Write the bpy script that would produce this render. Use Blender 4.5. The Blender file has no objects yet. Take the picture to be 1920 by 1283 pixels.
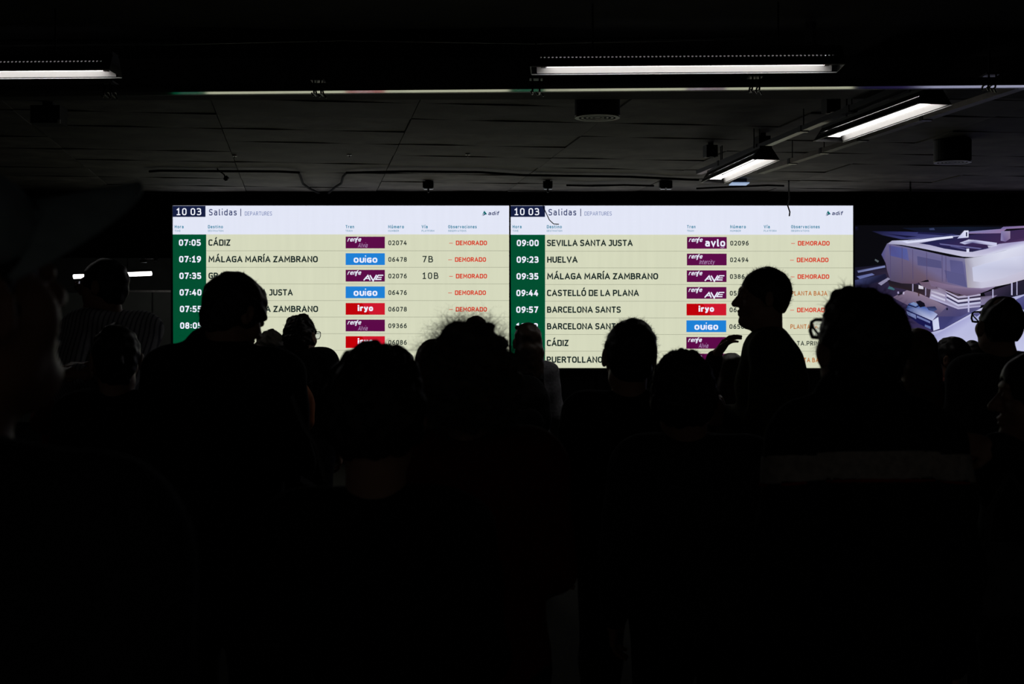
import bpy, math, random
import numpy as np
from mathutils import Vector, Matrix
random.seed(7); rng = np.random.default_rng(7)
SC = bpy.context.scene
COL = SC.collection
# ------------------------------------------------------------------ camera, world, exposure
F = 2667.0; EYE = 1.52
cam = bpy.data.cameras.new('camera'); cam.lens = 50.0; cam.sensor_width = 36.0
cam.clip_start = .05; cam.clip_end = 200
cam.dof.use_dof = True; cam.dof.focus_distance = 11.0; cam.dof.aperture_fstop = 8.0
camo = bpy.data.objects.new('camera', cam); COL.objects.link(camo)
camo.location = (0, 0, EYE); camo.rotation_euler = (math.radians(90), 0, 0)
SC.camera = camo
world = bpy.data.worlds.new('world'); SC.world = world; world.use_nodes = True
bg = world.node_tree.nodes['Background']
bg.inputs[0].default_value = (1.0, .93, .86, 1); bg.inputs[1].default_value = .022
SC.view_settings.view_transform = 'Standard'; SC.view_settings.look = 'None'
SC.view_settings.exposure = 0.0; SC.view_settings.gamma = 1.0
SC.view_settings.use_curve_mapping = False
TUBE = 7.0            # brightness of the fluorescent tubes

# ------------------------------------------------------------------ helpers
def lin(c):
    return tuple(((v/255)/12.92 if v/255 <= .04045 else ((v/255+.055)/1.055)**2.4) for v in c[:3])
MATS = {}
def mat(name, color, rough=.7, metal=0., noise=0., scale=8., bump=0., spec=.5, emit=None, estr=1., sampling=None, coat=0., sheen=0.):
    if name in MATS: return MATS[name]
    m = bpy.data.materials.new(name); m.use_nodes = True; nt = m.node_tree
    b = nt.nodes['Principled BSDF']
    b.inputs['Base Color'].default_value = (*color, 1); b.inputs['Roughness'].default_value = rough
    b.inputs['Metallic'].default_value = metal; b.inputs['Specular IOR Level'].default_value = spec
    if sheen: b.inputs['Sheen Weight'].default_value = sheen
    if noise or bump:
        tc = nt.nodes.new('ShaderNodeTexCoord'); n = nt.nodes.new('ShaderNodeTexNoise')
        n.inputs['Scale'].default_value = scale; n.inputs['Detail'].default_value = 6
        nt.links.new(tc.outputs['Object'], n.inputs['Vector'])
        if noise:
            r = nt.nodes.new('ShaderNodeValToRGB')
            r.color_ramp.elements[0].position = .3; r.color_ramp.elements[1].position = .7
            r.color_ramp.elements[0].color = (*[v*(1-noise) for v in color], 1)
            r.color_ramp.elements[1].color = (*[min(1, v*(1+noise)) for v in color], 1)
            nt.links.new(n.outputs['Fac'], r.inputs['Fac']); nt.links.new(r.outputs['Color'], b.inputs['Base Color'])
        if bump:
            bp = nt.nodes.new('ShaderNodeBump'); bp.inputs['Strength'].default_value = bump
            bp.inputs['Distance'].default_value = .02
            nt.links.new(n.outputs['Fac'], bp.inputs['Height']); nt.links.new(bp.outputs['Normal'], b.inputs['Normal'])
    if emit is not None:
        b.inputs['Emission Color'].default_value = (*emit, 1); b.inputs['Emission Strength'].default_value = estr
    m.diffuse_color = (*color, 1)
    if sampling: m.cycles.emission_sampling = sampling
    MATS[name] = m
    return m
def led(name, rgb, big=False, noise=0.):
    """surface of a lit display: glossy black glass that gives off the colour"""
    if name in MATS: return MATS[name]
    m = mat(name, (.004, .004, .004), rough=.02, spec=.55, emit=lin(rgb), estr=1.0, sampling=('FRONT' if big else 'NONE'))
    if noise:
        nt = m.node_tree; b = nt.nodes['Principled BSDF']
        tc = nt.nodes.new('ShaderNodeTexCoord'); mp = nt.nodes.new('ShaderNodeMapping'); n = nt.nodes.new('ShaderNodeTexNoise')
        mp.inputs['Scale'].default_value = (9, 1, .7); n.inputs['Scale'].default_value = 1.6; n.inputs['Detail'].default_value = 4
        r = nt.nodes.new('ShaderNodeMapRange'); r.inputs[3].default_value = 1-noise; r.inputs[4].default_value = 1+noise
        nt.links.new(tc.outputs['Object'], mp.inputs[0]); nt.links.new(mp.outputs[0], n.inputs['Vector'])
        nt.links.new(n.outputs['Fac'], r.inputs[0]); nt.links.new(r.outputs[0], b.inputs['Emission Strength'])
    return m
def rootloc(p):
    v = Vector((0, 0, 0))
    while p is not None: v += p.location; p = p.parent
    return v
def build(name, verts, faces, m, parent=None, smooth=False, origin=None, kind=None, label=None, mi=None):
    """verts in world space; stored relative to the thing's root"""
    verts = np.asarray(verts, dtype=float).reshape(-1, 3)
    org = rootloc(parent) if parent is not None else Vector(origin if origin is not None else (0, 0, 0))
    me = bpy.data.meshes.new(name)
    vv = verts - np.array(org)
    if isinstance(faces, np.ndarray):
        me.vertices.add(len(vv)); me.vertices.foreach_set('co', vv.ravel())
        k = faces.shape[1]; me.loops.add(faces.size); me.loops.foreach_set('vertex_index', faces.ravel().astype(np.int32))
        me.polygons.add(len(faces)); me.polygons.foreach_set('loop_start', np.arange(0, faces.size, k, dtype=np.int32))
        me.update(calc_edges=True)
    else:
        me.from_pydata([tuple(v) for v in vv], [], faces)
    for x in (m if isinstance(m, (list, tuple)) else [m]): me.materials.append(x)
    if mi is not None: me.polygons.foreach_set('material_index', np.asarray(mi, dtype=np.int32))
    if smooth: me.polygons.foreach_set('use_smooth', np.ones(len(me.polygons), dtype=bool))
    me.update()
    o = bpy.data.objects.new(name, me); COL.objects.link(o)
    if parent is not None: o.parent = parent
    else: o.location = org
    if kind: o['kind'] = kind
    if label: o['label'] = label
    return o
def tag(o, label=None, cat=None, group=None, kind=None):
    if label: o['label'] = label
    if cat: o['category'] = cat
    if group: o['group'] = group
    if kind: o['kind'] = kind
    return o
def thing(name, loc, label, cat, group=None):
    o = bpy.data.objects.new(name, None); COL.objects.link(o); o.location = loc; o.empty_display_size = .1
    return tag(o, label, cat, group)
class MB:
    def __init__(s): s.v = []; s.f = []; s.mi = []
    def add(s, v, f, mi=0):
        n = len(s.v); s.v += [tuple(p) for p in v]; s.f += [tuple(i+n for i in q) for q in f]; s.mi += [mi]*len(f)
    def box(s, c, d, rz=0., mi=0, M=None):
        x, y, z = [t/2 for t in d]
        P = [Vector((a*x, b*y, e*z)) for a in (-1, 1) for b in (-1, 1) for e in (-1, 1)]
        R = M if M is not None else Matrix.Rotation(rz, 3, 'Z')
        s.add([R @ p + Vector(c) for p in P], [(0,1,3,2),(4,6,7,5),(0,4,5,1),(2,3,7,6),(0,2,6,4),(1,5,7,3)], mi)
    def tube(s, pts, r, n=8, caps=True, mi=0):
        pts = [Vector(p) for p in pts]; rr = r if isinstance(r, (list, tuple)) else [r]*len(pts)
        base = len(s.v); up = None; vs = []
        for i, p in enumerate(pts):
            t = (pts[min(i+1, len(pts)-1)] - pts[max(i-1, 0)]).normalized()
            if up is None or abs(up.dot(t)) > .98: up = Vector((0, 0, 1)) if abs(t.z) < .9 else Vector((1, 0, 0))
            a = t.cross(up).normalized(); b = a.cross(t).normalized(); up = b
            vs += [p + rr[i]*(math.cos(2*math.pi*k/n)*a + math.sin(2*math.pi*k/n)*b) for k in range(n)]
        fs = [(i*n+k, i*n+(k+1) % n, (i+1)*n+(k+1) % n, (i+1)*n+k) for i in range(len(pts)-1) for k in range(n)]
        if caps: fs += [tuple(range(n))[::-1], tuple((len(pts)-1)*n+k for k in range(n))]
        s.add(vs, fs, mi)
    def lathe(s, c, prof, n=24, mi=0):
        """prof: (radius, z) list about the vertical axis through c"""
        vs = [(c[0]+r*math.cos(2*math.pi*k/n), c[1]+r*math.sin(2*math.pi*k/n), c[2]+z) for r, z in prof for k in range(n)]
        fs = [(i*n+k, i*n+(k+1) % n, (i+1)*n+(k+1) % n, (i+1)*n+k) for i in range(len(prof)-1) for k in range(n)]
        s.add(vs, fs, mi)
    def build(s, name, m, parent=None, **kw):
        return build(name, s.v, s.f, m, parent, mi=s.mi if isinstance(m, (list, tuple)) else None, **kw)
def W(px, py, d):
    return Vector(((px-960)/F*d, d, EYE+(640-py)/F*d))
def on_z(px, py, z):
    d = (z-EYE)*F/(640-py); return Vector(((px-960)/F*d, d, z))

# ------------------------------------------------------------------ materials
M_conc = mat('board_marked_concrete', (.125, .115, .10), rough=.85, noise=.5, scale=2.2, bump=.5, spec=.25)
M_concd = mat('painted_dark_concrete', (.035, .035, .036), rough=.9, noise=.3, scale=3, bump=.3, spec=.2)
M_black = mat('black_paint', (.012, .012, .014), rough=.55, spec=.35)
M_blackm = mat('black_metal', (.03, .03, .032), rough=.4, metal=.6)
M_steel = mat('polished_rail', (.40, .40, .37), rough=.11, metal=1.)
M_steeld = mat('dull_galvanised_steel', (.22, .21, .2), rough=.38, metal=.9, noise=.2, scale=30)
M_white = mat('white_enamel', (.75, .74, .73), rough=.45)
M_tube = mat('fluorescent_tube', (.9, .9, .9), emit=(1.0, .97, .95), estr=TUBE)
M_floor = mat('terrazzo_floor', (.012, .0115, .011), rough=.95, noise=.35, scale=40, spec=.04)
M_wallp = mat('pale_wall_panel', (.22, .235, .21), rough=.5, noise=.1, scale=3)
M_wallu = mat('grey_upper_wall', (.07, .075, .07), rough=.7, noise=.2, scale=4)

# ------------------------------------------------------------------ the setting
ZC = 3.41                                    # ceiling height
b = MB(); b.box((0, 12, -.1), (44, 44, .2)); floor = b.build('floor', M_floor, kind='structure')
b = MB(); b.box((0, 15, ZC+.20), (44, 34, .3)); ceiling = b.build('ceiling', M_concd, kind='structure')
# concrete shutter panels, turned 8.3 degrees against the screens, joints open between them
a = math.radians(-8.3); e1 = Vector((math.cos(a), -math.sin(a), 0)); e2 = Vector((math.sin(a), math.cos(a), 0))
P0 = on_z(771, 222, ZC)
pw, ph, gap = 1.62, .79, .015
protos = []
for k in range(4):
    bb = MB(); w, h = pw-.009, ph-gap; n = 4
    vs = []; fs = []
    for j in (0, 1):
        for i in range(n+1): vs.append((w*(i/n-.5), h*(j-.5), -.03+.004*math.sin(i*2.1+k*1.7+j)))
    fs += [(i, n+1+i, n+2+i, i+1) for i in range(n)]
    m0 = len(vs); vs += [(-w/2, -h/2, .03), (w/2, -h/2, .03), (-w/2, h/2, .03), (w/2, h/2, .03)]
    fs += [(0, 0+m0, m0+2, n+1), (n, 2*n+1, m0+3, m0+1), tuple([m0, m0+1]+list(range(n, -1, -1)))[::1], tuple([m0+3, m0+2]+list(range(n+1, 2*n+2)))]
    me = bpy.data.meshes.new('ceiling_panel'); me.from_pydata(vs, [], fs)
    mm = bpy.data.materials.get('ceiling_panel_concrete_%d' % k)
    me.materials.append(mat('ceiling_panel_concrete_%d' % k, tuple(v*(.85+.12*k) for v in (.100, .089, .078)), rough=.85, noise=.45, scale=1.7+.5*k, bump=.5, spec=.25))
    protos.append(me)
for i in range(-6, 8):
    for j in range(-4, 10):
        c = P0 + e1*(pw*(i+.5)) + e2*(ph*(j+.5))
        if c.y < 10.5 or c.y > 18.3 or abs(c.x) > 9.2: continue
        o = bpy.data.objects.new('ceiling_panel', protos[(i*5+j*3) % 4]); COL.objects.link(o)
        o.parent = ceiling; o.location = (c.x, c.y, ZC+.03+.004*((i*7+j*5) % 3)); o.rotation_euler = (0, 0, -a)
# downstand beam between the camera and the lit ceiling
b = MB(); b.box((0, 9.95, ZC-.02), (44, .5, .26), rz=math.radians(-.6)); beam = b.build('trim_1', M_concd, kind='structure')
# wall that carries the screens, open at the left below a bulkhead
YW = 18.35
xl = (310-960)/F*18.0
b = MB()
b.box(((xl+14)/2, YW+.15, 1.72), (14-xl, .3, 3.44))
b.box(((xl-14)/2, YW+.15, 3.03), (14+xl, .3, .82))
wall_back = b.build('wall_back', M_black, kind='structure')
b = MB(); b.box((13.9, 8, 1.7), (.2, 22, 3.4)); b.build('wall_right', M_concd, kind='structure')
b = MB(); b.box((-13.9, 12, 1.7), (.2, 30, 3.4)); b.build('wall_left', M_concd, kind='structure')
# the room seen through the opening at the left
b = MB(); b.box((-7, 27.1, 2.65), (16, .2, 1.6)); upper = b.build('wall_far', M_wallu, kind='structure')
for i in range(9):
    x0 = (165-960)/F*27 - 1.22*(i-3)
    q = MB(); q.box((x0-.6, 27.0, 1.12), (1.19, .06, 2.56 if 0 else 2.7)); q.build('panel', M_wallp, upper)
q = MB(); q.box((-7, 26.93, 2.48), (16, .05, .04)); q.build('rail', M_steeld, upper)
b = MB(); b.box((1.2, 22.7, 1.7), (.2, 9, 3.4)); b.build('wall_inner', M_concd, kind='structure')

# ------------------------------------------------------------------ screens plane (leaning slightly forward at the top)
YS = 18.0; TILT = math.radians(2.2)
PS = Vector((0, YS, EYE+(640-690)/F*YS)); NS = Vector((0, -math.cos(TILT), -math.sin(TILT)))
def S(px, py, off=0.):
    d = Vector(((px-960)/F, 1, (640-py)/F)); e = Vector((0, 0, EYE))
    t = (PS-e).dot(NS)/d.dot(NS)
    return e + d*t + NS*off
def srect(mb, x0, y0, x1, y1, off, mi=0):
    mb.add([S(x0, y1, off), S(x1, y1, off), S(x1, y0, off), S(x0, y0, off)], [(0, 1, 2, 3)], mi)

# ---- stroke font: glyph -> (width, strokes); a stroke is 'c'/'o' (closed/open) and points (x, y, corner radius)
R = .30
def g(w, *st): return (w, st)
GL = {
 'A': g(.62, [(0,0),(.5,1),(1,0)], [(.17,.3),(.83,.3)]),
 'B': g(.5, [(0,.52),(.85,.52,.2),(.85,1,.2),(0,1),(0,0),(1,0,.25),(1,.52,.25),(.3,.52)]),
 'C': g(.46, [(1,.93),(.9,1,.1),(0,1,R),(0,0,R),(.9,0,.1),(1,.07)]),
 'D': g(.52, [(0,0),(.55,0),(1,0,.3),(1,1,.3),(.55,1),(0,1),(0,0)]),
 'E': g(.42, [(1,0),(0,0),(0,1),(1,1)], [(0,.52),(.85,.52)]),
 'F': g(.4, [(0,0),(0,1),(1,1)], [(0,.5),(.85,.5)]),
 'G': g(.5, [(1,.93),(.9,1,.1),(0,1,R),(0,0,R),(1,0,.1),(1,.48),(.6,.48)]),
 'H': g(.52, [(0,0),(0,1)], [(1,0),(1,1)], [(0,.52),(1,.52)]),
 'I': g(.02, [(.5,0),(.5,1)]),
 'J': g(.34, [(1,1),(1,0,.22),(0,0),(0,.03)], [(.3,1),(1,1)]),
 'L': g(.4, [(0,1),(0,0),(1,0)]),
 'M': g(.7, [(0,0),(.06,1),(.5,.3),(.94,1),(1,0)]),
 'N': g(.54, [(0,0),(0,1),(1,0),(1,1)]),
 'O': g(.54, ['c',(0,0,R),(0,1,R),(1,1,R),(1,0,R)]),
 'P': g(.48, [(0,0),(0,1),(1,1,.25),(1,.42,.25),(0,.42)]),
 'R': g(.5, [(0,0),(0,1),(.95,1,.25),(.95,.48,.25),(0,.48)], [(.5,.48),(1,0)]),
 'S': g(.46, [(.95,.92),(.85,1,.08),(0,1,.22),(0,.54,.2),(1,.46,.2),(1,0,.22),(.1,0,.08),(0,.08)]),
 'T': g(.5, [(0,1),(1,1)], [(.5,0),(.5,1)]),
 'U': g(.52, [(0,1),(0,0,R),(1,0,R),(1,1)]),
 'V': g(.58, [(0,1),(.5,0),(1,1)]),
 'Y': g(.56, [(0,1),(.5,.45),(1,1)], [(.5,.45),(.5,0)]),
 'Z': g(.46, [(0,1),(1,1),(0,0),(1,0)]),
 '0': g(.46, ['c',(0,0,R),(0,1,R),(1,1,R),(1,0,R)]),
 '1': g(.4, [(.05,.82),(.55,1),(.55,0)], [(.05,0),(1,0)]),
 '2': g(.44, [(.02,.93),(.1,1,.08),(.95,1,.26),(.95,.5,.2),(0,0),(1,0)]),
 '3': g(.44, [(0,.94),(.1,1,.08),(.92,1,.22),(.92,.53,.2),(.3,.53)], [(.3,.53),(1,.53,.22),(1,0,.25),(.1,0,.08),(0,.06)]),
 '4': g(.5, [(.62,1),(0,.28),(1,.28)], [(.74,.55),(.74,0)]),
 '5': g(.44, [(.9,1),(.08,1),(.05,.56),(1,.56,.26),(1,0,.26),(.1,0,.08),(0,.06)]),
 '6': g(.46, [(.85,1),(.55,1,.2),(0,.55,.3),(0,0,.28),(1,0,.26),(1,.58,.26),(.02,.58,.1)]),
 '7': g(.44, [(0,1),(1,1),(.35,0)]),
 '8': g(.46, ['c',(.06,.53,.2),(.06,1,.22),(.94,1,.22),(.94,.53,.2)], ['c',(0,0,.25),(0,.53,.22),(1,.53,.22),(1,0,.25)]),
 '9': g(.46, [(.15,0),(.45,0,.2),(1,.45,.3),(1,1,.28),(0,1,.26),(0,.42,.26),(.98,.42,.1)]),
 'a': g(.42, [(.08,.7),(.95,.7,.2),(.95,0)], [(.95,.42),(0,.42,.16),(0,0,.16),(.7,0,.1),(.95,.1)]),
 'b': g(.44, [(0,1),(0,0),(1,0,.24),(1,.7,.24),(0,.66)]),
 'c': g(.38, [(1,.66),(.9,.7,.05),(0,.7,.24),(0,0,.24),(.9,0,.05),(1,.05)]),
 'd': g(.44, [(1,1),(1,0),(0,0,.24),(0,.7,.24),(1,.66)]),
 'e': g(.44, [(.02,.34),(1,.36),(1,.7,.22),(0,.7,.24),(0,0,.24),(.95,0,.08),(.98,.05)]),
 'f': g(.34, [(.35,-.02),(.35,1,.2),(1,1)], [(0,.68),(.9,.68)]),
 'i': g(.02, [(.5,0),(.5,.66)], [(.5,1.04),(.5,1.08)]),
 'l': g(.12, [(.2,1),(.2,0,.1),(1,0)]),
 'm': g(.66, [(0,0),(0,.7)], [(0,.66),(.5,.7,.14),(.5,0)], [(.5,.66),(1,.7,.14),(1,0)]),
 'n': g(.42, [(0,0),(0,.7)], [(0,.62),(.3,.7),(1,.7,.2),(1,0)]),
 'o': g(.44, ['c',(0,0,.25),(0,.7,.25),(1,.7,.25),(1,0,.25)]),
 'r': g(.26, [(0,0),(0,.7)], [(0,.52),(.35,.7,.1),(1,.7)]),
 's': g(.36, [(.95,.66),(.85,.7,.04),(0,.7,.15),(0,.38,.14),(1,.34,.14),(1,0,.15),(.1,0,.04),(0,.05)]),
 't': g(.3, [(.3,.92),(.3,0,.15),(1,0)], [(0,.7),(1,.7)]),
 'u': g(.42, [(0,.7),(0,0,.2),(.8,0,.1),(1,.1)], [(1,.7),(1,0)]),
 'v': g(.44, [(0,.7),(.5,0),(1,.7)]),
 'y': g(.44, [(0,.7),(.52,0)], [(1,.7),(.4,-.22),(.1,-.26)]),
 ':': g(.03, [(.5,.14),(.5,.16)], [(.5,.62),(.5,.64)]),
 '.': g(.03, [(.5,0),(.5,.02)]),
 '-': g(.62, [(0,.46),(1,.46)]),
 '|': g(.02, [(.5,-.12),(.5,1.08)]),
 'W': g(.75, [(0,1),(.27,0),(.5,.8),(.73,0),(1,1)]),
}
ACC = {'Á': 'A', 'Í': 'I', 'Ó': 'O', 'É': 'E', 'ú': 'u', 'í': 'i'}
def path(st):
    closed = st[0] == 'c'; P = [tuple(p)+(0,)*(3-len(p)) for p in (st[1:] if closed else st)]
    return closed, P
def fillet(P, closed, sx, sy, ox, oy):
    """corner radii are in units of the cap height"""
    Q = [(Vector((ox+x*sx, oy+y*sy)), r) for x, y, r in P]; out = []
    n = len(Q)
    for i, (p, r) in enumerate(Q):
        if r == 0 or (not closed and i in (0, n-1)): out.append(p); continue
        a0 = Q[i-1][0]; c0 = Q[(i+1) % n][0]
        da = (a0-p); dc = (c0-p); rr = min(r, da.length*.5, dc.length*.5)
        s0 = p+da.normalized()*rr; s1 = p+dc.normalized()*rr
        for k in range(5):
            t = k/4; out.append(s0*(1-t)**2 + p*2*t*(1-t) + s1*t*t)
    return out
def ribbon(pts, closed, w, V, Fc, cut=True):
    res = [pts[0]]
    for p in pts[1:]:
        if (p-res[-1]).length > 1e-4: res.append(p)
    pts = res
    if closed and (pts[0]-pts[-1]).length < 1e-4: pts = pts[:-1]
    n = len(pts); base = len(V)
    for i in range(n):
        a0 = pts[(i-1) % n] if (closed or i > 0) else None; c0 = pts[(i+1) % n] if (closed or i < n-1) else None
        t1 = (pts[i]-a0).normalized() if a0 is not None else None; t2 = (c0-pts[i]).normalized() if c0 is not None else None
        if t1 is None: t1 = t2
        if t2 is None: t2 = t1
        n1 = Vector((-t1.y, t1.x)); n2 = Vector((-t2.y, t2.x)); m = n1+n2
        if m.length < .3: m = n1
        m.normalize(); k = 1/max(.45, m.dot(n1)); p = pts[i].copy()
        if not closed and i == 0: p -= t2*w*.5*.8
        if not closed and i == n-1: p += t1*w*.5*.8
        V.append(p+m*w*.5*k); V.append(p-m*w*.5*k)
    for i in range(n if closed else n-1):
        j = (i+1) % n; Fc.append((base+2*i, base+2*i+1, base+2*j+1, base+2*j))
def textmesh(s, sw, track=.2, slant=0., weight_x=1.):
    V = []; Fc = []; x = 0
    for ch in s:
        if ch == ' ': x += .27+track*.4; continue
        bch = ACC.get(ch, ch); w, strokes = GL[bch]
        for st in strokes:
            closed, P = path(st)
            ribbon(fillet(P, closed, w, 1-sw, x+sw/2, sw/2), closed, sw, V, Fc)
        if ch in ACC:
            cx = x+sw/2+w/2; top = 1.12 if ch.isupper() else .86
            ribbon([Vector((cx-.04, top)), Vector((cx+.1, top+.17))], False, sw*.9, V, Fc)
        x += w+sw+track
    return V, Fc, x-track
def text(mb, s, x0, x1, base, cap, off, mi, sw=.15, slant=0., track=.2):
    V, Fc, wd = textmesh(s, sw, track); k = (x1-x0)/wd
    mb.add([S(x0+p.x*k+slant*p.y*cap, base-p.y*cap, off) for p in V], Fc, mi)

L_cream = led('led_cream', (213, 216, 189), True, .05); L_head = led('led_header_white', (226, 230, 246), True, .03)
L_green = led('led_green', (0, 78, 48), True); L_navy = led('led_navy', (20, 28, 62)); L_line = led('led_row_line', (168, 171, 148))
L_dark = led('led_text_dark', (22, 38, 36)); L_white = led('led_text_white', (238, 240, 255)); L_title = led('led_text_navy', (44, 56, 104))
L_lab = led('led_text_teal', (60, 135, 165)); L_pale = led('led_text_pale_blue', (112, 128, 176)); L_red = led('led_text_red', (214, 58, 34))
L_oran = led('led_text_orange', (186, 104, 28)); L_purple = led('led_purple', (92, 10, 72)); L_blue = led('led_blue', (30, 128, 214), True)
L_iryo = led('led_red', (190, 0, 8), True); L_pinkr = led('led_crimson', (206, 22, 44)); L_lilac = led('led_lilac', (190, 150, 200)); L_teal = led('led_logo_teal', (0, 98, 104))
BM = [L_cream, L_head, L_green, L_navy, L_line, L_dark, L_white, L_title, L_lab, L_pale, L_red, L_oran, L_purple, L_blue, L_iryo, L_pinkr, L_lilac, L_teal]
I = {m.name: i for i, m in enumerate(BM)}
def part(mb, name, parent, label=None):
    used = sorted(set(mb.mi)); ms = [BM[u] for u in used]
    return build(name, mb.v, mb.f, ms, parent, mi=[used.index(q) for q in mb.mi], label=label)
def badge(kind, x, y, dx, parent):
    mb = MB(); w = 73.5 if dx == 0 else 74.5
    col = {'ouigo': 'led_blue', 'iryo': 'led_red'}.get(kind, 'led_purple')
    srect(mb, x, y+4.2, x+w, y+26.2, .004, I[col])
    if kind == 'iryo':
        mb.add([S(x+w, y+4.2, .005), S(x+30, y+4.2, .005), S(x+46, y+26.2, .005), S(x+w, y+26.2, .005)], [(0, 1, 2, 3)], I['led_crimson'])
        text(mb, 'iryo', x+22.5, x+51.5, y+19.5, 11.2, .007, 6, sw=.26, track=.12)
    elif kind == 'ouigo':
        text(mb, 'OU', x+15, x+35.2, y+22, 9.6, .007, 6, sw=.25, track=.14)
        text(mb, 'i', x+36.2, x+38.4, y+22, 13.2, .007, 6, sw=.17)
        text(mb, 'GO', x+40, x+59.5, y+22, 9.6, .007, 6, sw=.25, track=.14)
    else:
        text(mb, 'ren', x+3.2, x+18.6, y+13.4, 8.2, .007, 6, sw=.17, slant=.32, track=.12)
        for q in ([(18.2, 15.2), (19.6, 14.8), (21.6, 6.8), (23.4, 5.6)], [(18.6, 8.8), (23.2, 8.8)]):
            V = []; Fc = []; ribbon([Vector((px_, -py_)) for px_, py_ in q], False, 1.4, V, Fc)
            mb.add([S(x+p.x, y-p.y, .007) for p in V], Fc, 6)
        text(mb, 'e', x+23.2, x+28.2, y+13.4, 8.2, .007, 6, sw=.17, slant=.25)
        if kind == 'alvia': text(mb, 'Alvia', x+23, x+40.4, y+24.4, 8.4, .007, I['led_lilac'], sw=.10, slant=.22, track=.16)
        if kind == 'intercity': text(mb, 'Intercity', x+23, x+51, y+24.0, 8.4, .007, I['led_lilac'], sw=.10, slant=.22, track=.16)
        if kind == 'avlo':
            text(mb, 'avlo', x+34, x+71.5, y+22.2, 14.0, .007, 6, sw=.20, track=.12)
            V = []; Fc = []; ribbon([Vector((62.5, -23.4)), Vector((66, -24.8)), Vector((69.8, -23.4))], False, .9, V, Fc)
            mb.add([S(x+p.x, y-p.y, .007) for p in V], Fc, I['led_lilac'])
        if kind == 'ave':
            for q, wd in (([(34.5, 23.2), (41.8, 14.9), (45.6, 23.2)], 2.4), ([(39, 20.6), (44, 20.6)], 1.5), ([(46, 15), (51.6, 24.6), (57.6, 14.6)], 2.4),
                      ([(69.8, 14.4), (61.2, 14.4), (56.4, 22.2), (66.2, 22.2)], 2.0), ([(59.4, 18.4), (67, 18.4)], 1.7)):
                V = []; Fc = []; ribbon([Vector((a_, -b_)) for a_, b_ in q], False, wd, V, Fc)
                mb.add([S(x+p.x, y-p.y, .007) for p in V], Fc, 6)
    part(mb, 'train_badge', parent)

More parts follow.
